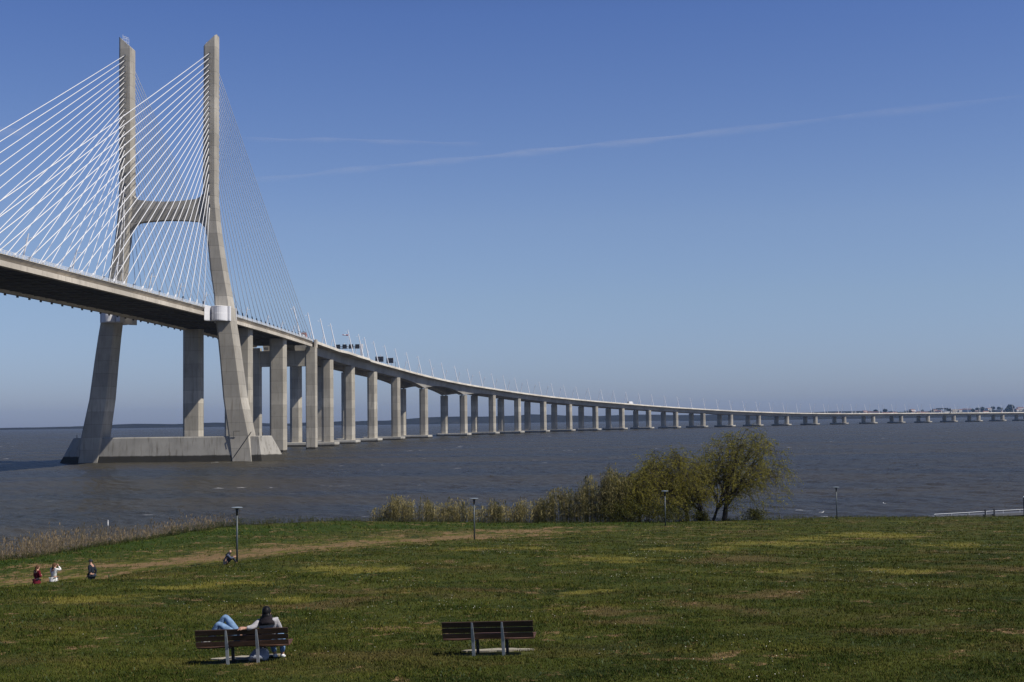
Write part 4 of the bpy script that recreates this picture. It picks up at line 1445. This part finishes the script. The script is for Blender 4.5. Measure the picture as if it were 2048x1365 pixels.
tag(link("weeds", tri_mesh("weeds", np.array(fv), wmat, colors=np.array(ft))), "low broad leaved weeds scattered in the grass", "weeds", kind="stuff")

# little flowers, in drifts
petal = leafmat("flower_petals", (0.75, 0.74, 0.66), (0.55, 0.50, 0.06), 0.2)
fv, ft = [], []
drift = [(rng.uniform(-14, 30), rng.uniform(24, 95), 0.15) for _ in range(55)] + [(rng.uniform(-32, -12), rng.uniform(95, 132), 0.95) for _ in range(26)] + [(rng.uniform(5, 40), rng.uniform(85, 130), 0.8) for _ in range(30)] + [(rng.uniform(-2, 14), rng.uniform(30, 60), 0.1) for _ in range(14)]
for (xi, yi, yel) in drift:
    for q in range(rng.randint(2, 16)):
        px, py = xi + rng.gauss(0, .9), yi + rng.gauss(0, 1.3)
        if polyline_dist(np.array([px]), np.array([py]), _bl2)[0] > 0:
            continue
        pz = gz(px, py) + rng.uniform(.04, .09)
        r_ = rng.uniform(.006, .011) * (yi / 28) ** 0.5
        tl_ = rng.uniform(-.4, .4)
        fv.append([(px - r_, py, pz), (px, py - r_, pz - r_ * .5 + tl_ * r_), (px + r_, py, pz), (px, py + r_, pz + r_ * .6)])
        ft.append(1.0 if rng.random() < yel else rng.uniform(0, .15))
tag(link("wildflowers", tri_mesh("wildflowers", np.array(fv), petal, colors=np.array(ft))), "tiny white and yellow flowers dotted through the grass", "flowers", kind="stuff")

# reeds
def along(pts, f_):
    """point at fraction f_ of a polyline"""
    L = [math.dist(a[:2], b[:2]) for a, b in zip(pts[:-1], pts[1:])]
    s = f_ * sum(L)
    for (a, b, l) in zip(pts[:-1], pts[1:], L):
        if s <= l or (a, b) == (pts[-2], pts[-1]):
            k = s / l
            return a[0] + (b[0] - a[0]) * k, a[1] + (b[1] - a[1]) * k
        s -= l
def reed(fv, ft, x, y, z, h, lean, nleaf, leafL, leafW, plume, tone, stemw):
    a = rng.uniform(0, 6.28)
    dx, dy = math.cos(a) * lean, math.sin(a) * lean
    pts = [(x + dx * h * f_ ** 2, y + dy * h * f_ ** 2, z + h * f_) for f_ in (0, .5, 1)]
    b = rng.uniform(0, 6.28)
    ex, ey = math.cos(b), math.sin(b)
    for p0, p1, w0, w1 in ((pts[0], pts[1], stemw, stemw * .8), (pts[1], pts[2], stemw * .8, stemw * .5)):
        fv.append([(p0[0] - w0, p0[1], p0[2]), (p0[0] + w0, p0[1], p0[2]), (p1[0] + w1, p1[1], p1[2]), (p1[0] - w1, p1[1], p1[2])]); ft.append(tone)
        fv.append([(p0[0], p0[1] - w0, p0[2]), (p0[0], p0[1] + w0, p0[2]), (p1[0], p1[1] + w1, p1[2]), (p1[0], p1[1] - w1, p1[2])]); ft.append(tone)
    for k in range(nleaf):
        f_ = rng.uniform(.18, 1.0)
        px, py, pz = x + dx * h * f_ * f_, y + dy * h * f_ * f_, z + h * f_
        c = b + (k % 2) * math.pi + rng.uniform(-.5, .5)
        L = leafL * rng.uniform(.6, 1.2)
        ux, uy = math.cos(c), math.sin(c)
        w_ = leafW * rng.uniform(.7, 1.2)
        rise = rng.uniform(.25, .7) * L
        tn = min(1, max(0, tone + rng.uniform(-.3, .3)))
        m1 = (px + ux * L * .5, py + uy * L * .5, pz + rise)
        e1 = (px + ux * L, py + uy * L, pz + rise * rng.uniform(-.6, .9))
        fv.append([(px, py, pz - .02), (m1[0] - uy * w_, m1[1] + ux * w_, m1[2]), e1, (m1[0] + uy * w_, m1[1] - ux * w_, m1[2] - w_ * .8)]); ft.append(tn)
    if plume:
        px, py, pz = pts[2]
        for k in range(3):
            c = rng.uniform(0, 6.28)
            ux, uy = math.cos(c) * plume * .22, math.sin(c) * plume * .22
            fv.append([(px, py, pz - .05), (px + ux + dx * .2, py + uy, pz + plume * .4), (px + dx * plume, py + dy * plume, pz + plume), (px - ux * .4, py - uy * .4, pz + plume * .5)]); ft.append(min(1, tone + .15))
cane = leafmat("cane_leaves", (0.028, 0.037, 0.010), (0.37, 0.31, 0.135), 0.25)
fv, ft = [], []
CP = [p for p in BLINE if -13.5 < p[0] < 13]
CP = [(-14.5, 140.0, 3)] + [p for p in CP] + [(13.5, 147, 2.2)]
for q in range(1500):
    f_ = rng.random()
    x, y = along(CP, f_)
    y += rng.uniform(0.0, 5.0)
    x += rng.uniform(-.5, .5)
    patch = 0.5 + 0.5 * math.sin(x * 1.9 + 1.2 * math.sin(x * 0.7)) 
    H = np.interp(x, [-15, -12.5, -8, 0, 3, 5, 8, 10.5, 13], [1.0, 2.5, 2.2, 2.1, 2.6, 3.6, 4.6, 5.6, 4.6]) * rng.uniform(.72, 1.10) * (0.84 + .22 * patch)
    if x < 2 and rng.random() > 0.45 + .55 * patch:
        continue
    z = gz(x, y) - .05
    tn = rng.betavariate(2, 2) * np.interp(x, [-12, 1, 4, 12], [1.05, 1.0, .75, .6])
    reed(fv, ft, x, y, z, H, rng.uniform(.0, .12), int(7 + H * 3), .50, .030, .35 if rng.random() < .12 else 0, min(1, tn), .014)
tag(link("cane_bed", tri_mesh("cane_bed", np.array(fv), cane, colors=np.array(ft))), "bed of pale giant cane along the shore, rising towards the willows", "reeds", kind="stuff")
dry = leafmat("dry_reed", (0.09, 0.078, 0.040), (0.42, 0.32, 0.20), 0.3)
fv, ft = [], []
LP = [p for p in BLINE if -91 < p[0] < -24]
for q in range(4300):
    x, y = along([(-60, 79, 0)] + [p for p in LP if p[0] > -40], rng.random() ** 1.0)
    off = rng.uniform(-.2, 7)
    x -= off * 0.9
    y += off * 0.3
    dens = np.interp(y, [76, 100, 108, 113, 116, 122, 127, 130], [1, 1, .8, .25, .35, .5, .4, .1])
    if rng.random() > dens:
        continue
    H = np.interp(y, [76, 90, 104, 110, 114, 120, 126, 130], [1.55, 1.4, 1.4, 1.0, .85, 1.25, 1.1, .6]) * rng.uniform(.35, 1.15)
    if rng.random() < .06: H *= 1.45
    reed(fv, ft, x, y, gz(x, y) - .05, H, rng.uniform(.02, .25), 5, .34, .012, .22 if rng.random() < .6 else 0, rng.betavariate(2, 2), .007)
tag(link("dry_reeds", tri_mesh("dry_reeds", np.array(fv), dry, colors=np.array(ft))), "thin dry pinkish brown reeds with feathery heads at the left shore", "reeds", kind="stuff")
# scrub along the crest of the bank
fv, ft = [], []
for q in range(2600):
    x, y = along([p for p in BLINE if -37 < p[0] < 62], rng.random())
    y += rng.uniform(-.5, 2.2)
    H = rng.uniform(.12, .45) * (1.7 if -29 < x < -20 else 1) * (1.2 if 12 < x < 34 else 1) * (0.6 if x > 34 else 1)
    reed(fv, ft, x, y, gz(x, y) - .03, H, rng.uniform(.1, .5), 6, .16, .02, 0, rng.random() * .6, .008)
tag(link("shore_scrub", tri_mesh("shore_scrub", np.array(fv), leafmat("scrub_leaves", (0.03, 0.045, 0.012), (0.14, 0.13, 0.05), .3), colors=np.array(ft))), "low scrubby growth along the crest of the bank", "scrub", kind="stuff")

# willows
bark = mat("willow_bark", (0.035, 0.028, 0.022), 0.95)
bleaf = leafmat("bush_leaves", (0.030, 0.040, 0.008), (0.17, 0.16, 0.032), 0.4)
wleaf = leafmat("willow_leaves", (0.11, 0.115, 0.018), (0.42, 0.37, 0.06), 0.55)
def curve_pts(p0, d0, L, n, droop, wig, r_):
    pts = [Vector(p0)]
    d_ = Vector(d0).normalized()
    for i in range(n):
        d_ = (d_ + Vector((r_.uniform(-wig, wig), r_.uniform(-wig, wig), r_.uniform(-wig, wig) - droop))).normalized()
        pts.append(pts[-1] + d_ * (L / n))
    return pts
def willow(name, base, label, trunks, cen, rad, seed, nlimb=14, nstrand=520, group=None):
    """trunks fork into limbs that arch into the crown's space; leafy strands hang from their twigs"""
    r_ = random.Random(seed)
    root = empty(name, base)
    tag(root, label, "tree", group)
    lb = MB()
    fv, ft = [], []
    cen = Vector(cen)
    tips = []
    for ti, (ox, lean, th, tr0) in enumerate(trunks):
        tb = MB()
        p = curve_pts((ox, 0, -.3), (lean, r_.uniform(-.1, .1), 1), th, 5, 0, .12, r_)
        tb.tube(p, [tr0 * 1.3, tr0, tr0 * .92, tr0 * .85, tr0 * .75, tr0 * .6], 8)
        tk = tb.build("trunk", bark, root, smooth=True)
        n_ = max(3, int(nlimb * (1.0 if ti == 0 else .55)))
        for li in range(n_):
            a = 2 * math.pi * (li + r_.uniform(-.35, .35)) / n_
            el = r_.uniform(-.35, 1.0) if li % 3 else r_.uniform(.6, 1.0)
            ce = math.sqrt(max(0, 1 - el * el))
            k = r_.uniform(.65, .98)
            tgt = cen + Vector((math.cos(a) * ce * rad[0] * k, math.sin(a) * ce * rad[1] * k, el * rad[2] * k))
            st = p[r_.choice((3, 4, 5))]
            midp = st.lerp(tgt, .45) + Vector((r_.uniform(-.5, .5), r_.uniform(-.5, .5), r_.uniform(.2, 1.3)))
            lp = []
            for i in range(9):
                f_ = i / 8
                c = st * (1 - f_) ** 2 + midp * 2 * f_ * (1 - f_) + tgt * f_ * f_
                lp.append(c + Vector((r_.gauss(0, .09), r_.gauss(0, .09), r_.gauss(0, .09))) * (1 if 0 < i else 0))
            r0 = tr0 * r_.uniform(.28, .5)
            lb.tube(lp, [r0 * (1 - .9 * i / 8) + .012 for i in range(9)], 5, cap=False)
            for i in range(3, 9):
                for q in range(2):
                    a2 = r_.uniform(0, 6.28)
                    L = r_.uniform(.5, 1.7)
                    sp = curve_pts(lp[i], (math.cos(a2), math.sin(a2), r_.uniform(-.2, 1.2)), L, 4, .16, .2, r_)
                    lb.tube(sp, [.028, .02, .015, .01, .006], 4, cap=False)
                    tips += sp[1:]
    for si in range(nstrand):
        if si % 5 < 3:
            v = Vector((r_.gauss(0, 1), r_.gauss(0, 1), r_.gauss(.25, 1))).normalized() * r_.random() ** .38
            hp = cen + Vector((v.x * rad[0], v.y * rad[1], v.z * rad[2]))
            lump = math.sin(hp.x * 1.1 + seed) * math.sin(hp.z * 1.3 + hp.y * .8 + seed * 2)
            if hp.z < (1.0 if rad[2] > 4.5 else .6) or lump < -.22:
                continue
            near_ = min((r_.choice(tips) for _ in range(60)), key=lambda c: (c - hp).length_squared)
            if (near_ - hp).length > .25:
                mid_ = near_.lerp(hp, .5) + Vector((0, 0, .12))
                lb.tube([near_, mid_, hp], [.012, .009, .006], 3, cap=False)
        else:
            hp = r_.choice(tips) + Vector((r_.gauss(0, .10), r_.gauss(0, .10), r_.gauss(0, .06)))
        e_ = hp - cen
        out_ = Vector((e_.x / rad[0], e_.y / rad[1], 0)) * .5
        sl = r_.uniform(.5, 1.9)
        if e_.z < 0: sl *= r_.uniform(.6, 1.3)
        hang = curve_pts(hp, (r_.uniform(-.5, .5) + out_.x, r_.uniform(-.5, .5) + out_.y, r_.uniform(-.3, .7)), sl, 5, .36, .10, r_)
        if hang[-1].z < .15:
            continue
        lb.tube([hang[0], hang[2], hang[5]], [.007, .006, .004], 3, cap=False)
        tn0 = min(1, max(0, r_.gauss(.5, .24)))
        for q in range(int(sl * 13)):
            f_ = r_.uniform(0, 4.99)
            i_ = int(f_)
            c = hang[i_].lerp(hang[i_ + 1], f_ - i_) + Vector((r_.gauss(0, .06), r_.gauss(0, .06), 0))
            a3 = r_.uniform(0, 6.28)
            L3, w3 = r_.uniform(.11, .21), r_.uniform(.018, .034)
            d3 = Vector((math.cos(a3) * .6, math.sin(a3) * .6, -r_.uniform(.3, 1))).normalized()
            s3 = d3.cross(Vector((r_.uniform(-1, 1), r_.uniform(-1, 1), .3))).normalized()
            fv.append([tuple(c), tuple(c + d3 * L3 * .5 + s3 * w3), tuple(c + d3 * L3), tuple(c + d3 * L3 * .5 - s3 * w3)])
            ft.append(min(1, max(0, tn0 + r_.uniform(-.2, .2))))
    lb.build("limbs", bark, root)
    link("crown", tri_mesh("crown", np.array(fv), wleaf, colors=np.array(ft)), root)
    return len(fv)
cnt = 0
cnt += willow("willow_tree", (23.3, 152.2, gz(23.3, 152.2)), "tallest willow with a spreading yellow green crown above a dark trunk", [(0, .06, 3.0, .30), (-1.3, .35, 2.4, .17)], (2.2, 0, 5.2), (5.4, 4.6, 5.1), 5, 17, 2700)
cnt += willow("willow_tree", (19.0, 150.4, gz(19.0, 150.4)), "middle willow with a lower thin crown left of the tallest one", [(0, -.12, 2.2, .24), (1.2, .3, 2.0, .15)], (-1.4, 0, 3.9), (4.5, 3.8, 4.2), 8, 15, 3000)
cnt += willow("willow_tree", (13.6, 148.4, gz(13.6, 148.4)), "bushy willow at the left merging with the tall canes", [(0, -.05, 1.5, .17), (-1.8, -.2, 1.2, .12)], (.2, 0, 2.7), (4.2, 3.0, 3.4), 21, 15, 2600)
for (x, y, R_, H_, lab) in ((16.2, 146.5, 1.7, 1.9, "rounded dark green bush in front of the middle willow"), (12.2, 145.2, 1.9, 2.4, "low dark bush where the tall canes meet the willows"), (20.4, 150.0, 1.1, 1.2, "small dark bush at the foot of the tallest willow's left side"), (27.0, 154.0, 1.4, 1.3, "thin scrubby bush under the tallest willow's right side"), (10.2, 145.4, 1.6, 2.2, "leafy bush at the right end of the tall canes"), (18.2, 148.6, 1.8, 2.6, "tall leafy bush between the park lamp and the willow trunks"), (14.4, 146.2, 1.8, 2.6, "broad leafy bush just left of the park lamp's pole")):
    o = empty("bush", (x, y, gz(x, y)))
    tag(o, lab, "bush")
    r_ = random.Random(int(x * 10))
    sb = MB()
    for q in range(14):
        a = r_.uniform(0, 6.28)
        sb.tube(curve_pts((r_.uniform(-.3, .3), r_.uniform(-.3, .3), -.1), (math.cos(a) * .6, math.sin(a) * .6, 1.1), H_ * r_.uniform(.6, 1), 4, .05, .15, r_), [.025, .02, .015, .01, .006], 4, cap=False)
    sb.build("stems", bark, o)
    fv, ft = [], []
    for q in range(2600):
        v = Vector((r_.gauss(0, 1), r_.gauss(0, 1), r_.gauss(0, 1))).normalized() * r_.random() ** .45
        c = Vector((v.x * R_, v.y * R_, H_ * .5 + v.z * H_ * .55))
        c += Vector((math.sin(c.z * 4 + c.x * 3), math.cos(c.x * 4), math.sin(c.x * 5 + c.y * 3))) * .18
        if c.z < 0: continue
        d3 = Vector((r_.gauss(0, 1), r_.gauss(0, 1), r_.gauss(.3, 1))).normalized()
        s3 = d3.cross(Vector((r_.gauss(0, 1), r_.gauss(0, 1), r_.gauss(0, 1)))).normalized()
        L3, w3 = r_.uniform(.10, .2), r_.uniform(.02, .04)
        fv.append([tuple(c), tuple(c + d3 * L3 * .5 + s3 * w3), tuple(c + d3 * L3), tuple(c + d3 * L3 * .5 - s3 * w3)]); ft.append(r_.betavariate(1.5, 2.5))
    link("foliage", tri_mesh("foliage", np.array(fv), bleaf, colors=np.array(ft)), o)
print("willow leaves", cnt)

# ------------------------------------------------------------------ jetty, posts and other shore things
jt = empty("jetty", (60, 177, 0))
tag(jt, "pale floating jetty with a thin white handrail beyond the right end of the field", "jetty")
A0, A1 = Vector((-7.5, -3.5, 0)), Vector((26, 11, 0))
dv = (A1 - A0).normalized()
nv = Vector((-dv.y, dv.x, 0))
b = MB()
b.loft([[tuple(A0 + nv * o + Vector((0, 0, z))) for o, z in ((-1.1, .12), (1.1, .12), (1.1, .45), (-1.1, .45))], [tuple(A1 + nv * o + Vector((0, 0, z))) for o, z in ((-1.1, .12), (1.1, .12), (1.1, .45), (-1.1, .45))]])
b.build("deck", M['sign'], jt)
b = MB()
b.tube([tuple(A0 + nv * -1.0 + Vector((0, 0, 0.78))), tuple(A1 + nv * -1.0 + Vector((0, 0, 0.95)))], .028, 6)
for q in range(14):
    P_ = A0 + (A1 - A0) * (q / 13) - nv
    b.tube([tuple(P_ + Vector((0, 0, .44))), tuple(P_ + Vector((0, 0, .78 + .17 * q / 13)))], .02, 5)
b.build("handrail", M['rail'], jt)
for k in (0.22, 0.26, 0.48, 0.52):
    b = MB()
    P_ = A0 + (A1 - A0) * k - nv * 1.25
    b.tube([tuple(P_ + Vector((0, 0, -1.5))), tuple(P_ + Vector((0, 0, 1.1)))], .10, 8)
    b.build("pile", M['dark'], jt)
for nm, x, y, z0, h, r_, lab in (("mooring_post", 64.3, 172.5, -1.2, 3.9, .17, "dark mooring post with a pale cap standing at the jetty"), ("mooring_post", 31.4, 162.0, -1.2, 2.75, .08, "small thin dark post in the water right of the willows")):
    o = empty(nm, (x, y, z0))
    tag(o, lab, "post")
    b = MB(); b.tube([(0, 0, 0), (0, 0, h)], r_, 10); b.build("pole", M['dark'], o, smooth=True)
    b = MB(); b.tube([(0, 0, h + .002), (0, 0, h + .10), (0, 0, h + .22)], [r_ * 1.1, r_ * 1.05, r_ * .3], 10); b.build("cap", M['white'] if r_ > .1 else M['dark'], o, smooth=True)
    if r_ > .1:
        b = MB(); b.box(r_ * .7, -r_ * .5, h - 1.0, r_ * 1.3, r_ * .5, h + .3); b.build("marker_board", M['rail'], o)
o = empty("marker_stake", (-54.1, 182.3, -0.5))
tag(o, "thin white marker stake in the water above the dry reeds", "stake")
b = MB(); b.tube([(0, 0, 0), (0, 0, 1.15)], [.05, .05], 8); b.build("pole", M['white'], o, smooth=True)
b = MB(); b.tube([(0, 0, 1.151), (0, 0, 1.30)], [.075, .03], 8); b.build("cap", M['white'], o, smooth=True)

# gulls resting on the water
gullw = mat("white_feathers", (0.75, 0.75, 0.74), 0.8)
gullg = mat("grey_feathers", (0.35, 0.36, 0.38), 0.8)
for i, (x, y, lab) in enumerate(((42.2, 188.0, "white gull floating right of the willows, nearer the jetty"), (55.5, 205.0, "white gull floating farther out above the jetty rail"))):
    me_ = skinned([[((-.17, 0, .09), .03), ((-.05, 0, .075), (.075, .07)), ((.08, 0, .085), (.07, .06)), ((.15, 0, .15), .035), ((.17, 0, .20), .038)], [((.17, 0, .20), .038), ((.235, 0, .195), .010)], [((-.17, 0, .09), .03), ((-.27, 0, .115), (.03, .012))]])
    me_.materials.append(gullw)
    o = link("gull", me_)
    o.location = (x, y, -.03)
    o.rotation_euler = (0, 0, i * 2.4)
    o.scale = (1.5, 1.5, 1.5)
    tag(o, lab, "gull")
    for e in (-1, 1):
        b = MB(); b.loft([[(.08, e * .055, .13), (.05, e * .085, .10), (.04, e * .06, .15)], [(-.08, e * .06, .13), (-.08, e * .09, .10), (-.09, e * .04, .15)], [(-.30, e * .02, .125), (-.29, e * .03, .115), (-.30, e * .015, .13)]]); b.build("wing", gullg, o, smooth=True)

# ------------------------------------------------------------------ town and trees beyond the viaduct's far end
tr = random.Random(5)
tone = [mat("far_white_wall", (0.72, 0.70, 0.66), 0.8), mat("far_cream_wall", (0.62, 0.54, 0.42), 0.8), mat("far_pink_wall", (0.5, 0.38, 0.32), 0.8)]
roofm = mat("far_tile_roof", (0.22, 0.10, 0.06), 0.9)
lab_h = "small pale house of the far shore town above the right end of the viaduct"
TOWNY = 6200
def far_ground(x, y):
    return float(np.interp(x, [900, 1150, 1500, 1800, 2300, 3200], [0, 8, 18, 24, 29, 30])) * float(np.interp(y, [5900, 6050, 6400, 7000], [0.0, 0.55, 1.0, 1.1]))
fg = MB()
rings = []
for x in np.arange(850, 3600, 50):
    rings.append([(x, 5880, -1), (x, 5940, 2)] + [(x, yy, 2 + far_ground(x, yy) - .0) for yy in (6000, 6100, 6250, 6450, 6800)] + [(x, 7300, -1)])
fg.loft(rings, cap=False, closed=False)
tag(fg.build("terrain", hm, smooth=True), "low rise of the far shore beneath the town", "terrain", kind="structure")
for i in range(46):
    x = tr.uniform(1500, 2480)
    y = tr.uniform(6020, 6450)
    w_, dp, h = tr.uniform(14, 40), tr.uniform(12, 20), tr.choice((6, 7, 9, 10, 13))
    o = empty("house", (x, y, 2 + far_ground(x, y) - 0.8), tr.uniform(-.5, .5))
    tag(o, lab_h, "house", "houses of the far shore town")
    m_ = tr.choice((tone[0], tone[0], tone[0], tone[1], tone[2]))
    b = MB(); b.box(-w_ / 2, -dp / 2, 0, w_ / 2, dp / 2, h); b.build("wall", m_, o)
    b = MB()
    if tr.random() < .6:
        rh = tr.uniform(2, 3.5)
        b.loft([[(x_, -dp / 2 - .6, h + .01), (x_, 0, h + rh), (x_, dp / 2 + .6, h + .01)] for x_ in (-w_ / 2 - .6, w_ / 2 + .6)])
        b.build("roof", roofm, o)
    else:
        b.loft([[(-w_ / 2 - .3, -dp / 2 - .3, z_), (w_ / 2 + .3, -dp / 2 - .3, z_), (w_ / 2 + .3, dp / 2 + .3, z_), (-w_ / 2 - .3, dp / 2 + .3, z_)] for z_ in (h + .01, h + .7)])
        b.build("roof", tone[0], o)
    for q in range(int(w_ / 5)):
        b = MB(); xx = -w_ / 2 + 2.5 + q * 5
        b.box(xx - .8, -dp / 2 - .06, h * .35, xx + .8, -dp / 2 - .01, h * .35 + 1.8); b.build("window", M['glass'], o)
farleaf = mat("far_tree_leaves", (0.035, 0.05, 0.025), 0.95)
def leafy(verts, cx, cy, cz, rx, rz_, n, r_):
    for _ in range(n):
        v = Vector((r_.gauss(0, 1), r_.gauss(0, 1), r_.gauss(0, 1))).normalized() * r_.uniform(.55, 1.0)
        c = Vector((cx + v.x * rx, cy + v.y * rx, cz + v.z * rz_))
        a_, b_ = Vector((r_.gauss(0, 1), r_.gauss(0, 1), r_.gauss(0, 1))).normalized(), Vector((r_.gauss(0, 1), r_.gauss(0, 1), r_.gauss(0, 1))).normalized()
        s_ = rx * r_.uniform(.18, .34)
        verts.append([tuple(c - a_ * s_), tuple(c - b_ * s_), tuple(c + a_ * s_), tuple(c + b_ * s_)])
lab_t = "dark round tree among the houses of the far shore town"
for i in range(16):
    x = tr.uniform(1700, 2400)
    y = tr.uniform(6080, 6460)
    R_ = tr.uniform(6, 11)
    if i == 0: x, y, R_ = 2262, 6200, 17
    z0_ = 2 + far_ground(x, y) - .5
    o = empty("tree", (x, y, z0_))
    tag(o, lab_t if i else "largest dark dome shaped tree above the far town near the right edge", "tree", "trees of the far town" if i else None)
    b = MB(); b.tube([(0, 0, 0), (0, 0, R_ * .9)], [R_ * .09, R_ * .06], 6); b.build("trunk", bark, o)
    vs = []
    leafy(vs, 0, 0, R_ * 1.15, R_, R_ * .72, 260, tr)
    me_ = tri_mesh("crown", np.array(vs), farleaf)
    link("crown", me_, o)
vs = []
for i in range(160):
    x = tr.uniform(1150, 2600)
    y = tr.uniform(6060, 6480)
    R_ = tr.uniform(4, 9)
    leafy(vs, x, y, 2 + far_ground(x, y) + R_ * .7, R_, R_ * .8, 26, tr)
tag(link("woods", tri_mesh("woods", np.array(vs), farleaf)), "dark belt of trees between the far town's houses", "trees", kind="stuff")
o = empty("water_tower", (1985, 6180, 2 + far_ground(1985, 6180)))
tag(o, "slim pale water tower rising from the far town", "tower")
b = MB(); b.tube([(0, 0, -1), (0, 0, 13)], [2.2, 1.8], 10); b.build("shaft", tone[0], o)
b = MB(); b.tube([(0, 0, 13.01), (0, 0, 14.5), (0, 0, 17.5), (0, 0, 18.3)], [2, 4.6, 4.6, 2.5], 12); b.build("tank", tone[0], o)

# ------------------------------------------------------------------ contrails, high above
cm = mat("ice_cloud", (0.9, 0.9, 0.9), 1.0, spec=0)
t = NT(cm)
tc = t.add("ShaderNodeTexCoord").outputs["Generated"]
at_ = t.add("ShaderNodeAttribute", attribute_name="thick").outputs["Fac"]
p = t.pos()
n = t.noise(t.mapping(p, (.00035, .00035, .00035)), 1.0, 7, 0.65)
n2_ = t.noise(t.mapping(p, (.0018, .0018, .0018)), 1.0, 5, 0.7)
den = t.math('MULTIPLY', t.math('MULTIPLY', at_, t.smooth(t.math('ADD', t.math('MULTIPLY', n, .6), t.math('MULTIPLY', n2_, .4)), .25, .66)), 0.26)
trn = t.add("ShaderNodeBsdfTransparent")
tl_ = t.add("ShaderNodeBsdfTranslucent")
tl_.inputs["Color"].default_value = (.9, .9, .92, 1)
df = t.add("ShaderNodeBsdfDiffuse")
df.inputs["Color"].default_value = (.9, .9, .92, 1)
m1 = t.add("ShaderNodeMixShader"); m1.inputs[0].default_value = .5
t.link(tl_.outputs[0], m1.inputs[1]); t.link(df.outputs[0], m1.inputs[2])
m2 = t.add("ShaderNodeMixShader")
t.link(den, m2.inputs[0]); t.link(trn.outputs[0], m2.inputs[1]); t.link(m1.outputs[0], m2.inputs[2])
t.link(m2.outputs[0], t.n["Material Output"].inputs["Surface"])
for nm_, pts, wid, amt, lab in (("contrail", [(-9900, 50200), (-4000, 47500), (1359, 45156), (6500, 42700), (14900, 38100)], 480, .62, "long faint white contrail slanting up across the blue sky"),
                                ("contrail", [(-8600, 42700), (-5000, 43100), (-800, 44050)], 330, 0.5, "short fainter contrail above the left part of the long one"),
                                ("contrail", [(-19500, 43000), (-15636, 41356), (-14200, 40800)], 800, 0.45, "faint contrail scrap at the far left behind the cables")):
    V_, F_, T_ = [], [], []
    L_ = []
    for (a, b_) in zip(pts[:-1], pts[1:]):
        for k in range(12):
            L_.append((a[0] + (b_[0] - a[0]) * k / 12, a[1] + (b_[1] - a[1]) * k / 12))
    L_.append(pts[-1])
    NW = 9
    for i, (x, y) in enumerate(L_):
        x2, y2 = L_[min(i + 1, len(L_) - 1)]; x1, y1 = L_[max(i - 1, 0)]
        dx, dy = x2 - x1, y2 - y1
        l = math.hypot(dx, dy)
        end = math.sin(math.pi * min(1, max(0, i / (len(L_) - 1)))) ** .5
        for k in range(NW):
            u_ = (k / (NW - 1)) * 2 - 1
            wob = 45 * math.sin(i * .45) + 20 * math.sin(i * 1.3 + 1)
            w2_ = wid * (1.1 + .5 * math.sin(i * .9))
            V_.append((x - dy / l * (u_ * w2_ + wob), y + dx / l * (u_ * w2_ + wob), 9000 + 60 * (1 - u_ * u_) + 8 * math.sin(i * .8)))
            T_.append((1 - u_ * u_) ** 1.5 * end * amt)
    for i in range(len(L_) - 1):
        for k in range(NW - 1):
            F_.append((i * NW + k, i * NW + k + 1, (i + 1) * NW + k + 1, (i + 1) * NW + k))
    me_ = bpy.data.meshes.new(nm_)
    me_.from_pydata(V_, [], F_)
    a_ = me_.attributes.new("thick", 'FLOAT', 'POINT')
    a_.data.foreach_set("value", np.array(T_, np.float32))
    for p_ in me_.polygons: p_.use_smooth = True
    me_.materials.append(cm)
    tag(link(nm_, me_), lab, "contrail", kind="stuff")

# ------------------------------------------------------------------ haze over the river
hz = MB()
hz.box(-9010, -810, -3, 12010, 13810, 165)
hzm = bpy.data.materials.new("haze")
hzm.use_nodes = True
hn_, hl_ = hzm.node_tree.nodes, hzm.node_tree.links
hn_.remove(hn_["Principled BSDF"])
pvn = hn_.new("ShaderNodeVolumePrincipled")
pvn.inputs["Color"].default_value = (0.38, 0.60, 1.0, 1)
pvn.inputs["Density"].default_value = 3.3e-5
pvn.inputs["Anisotropy"].default_value = 0.3
hl_.new(pvn.outputs[0], hn_["Material Output"].inputs["Volume"])
tag(hz.build("haze", hzm), kind="stuff")
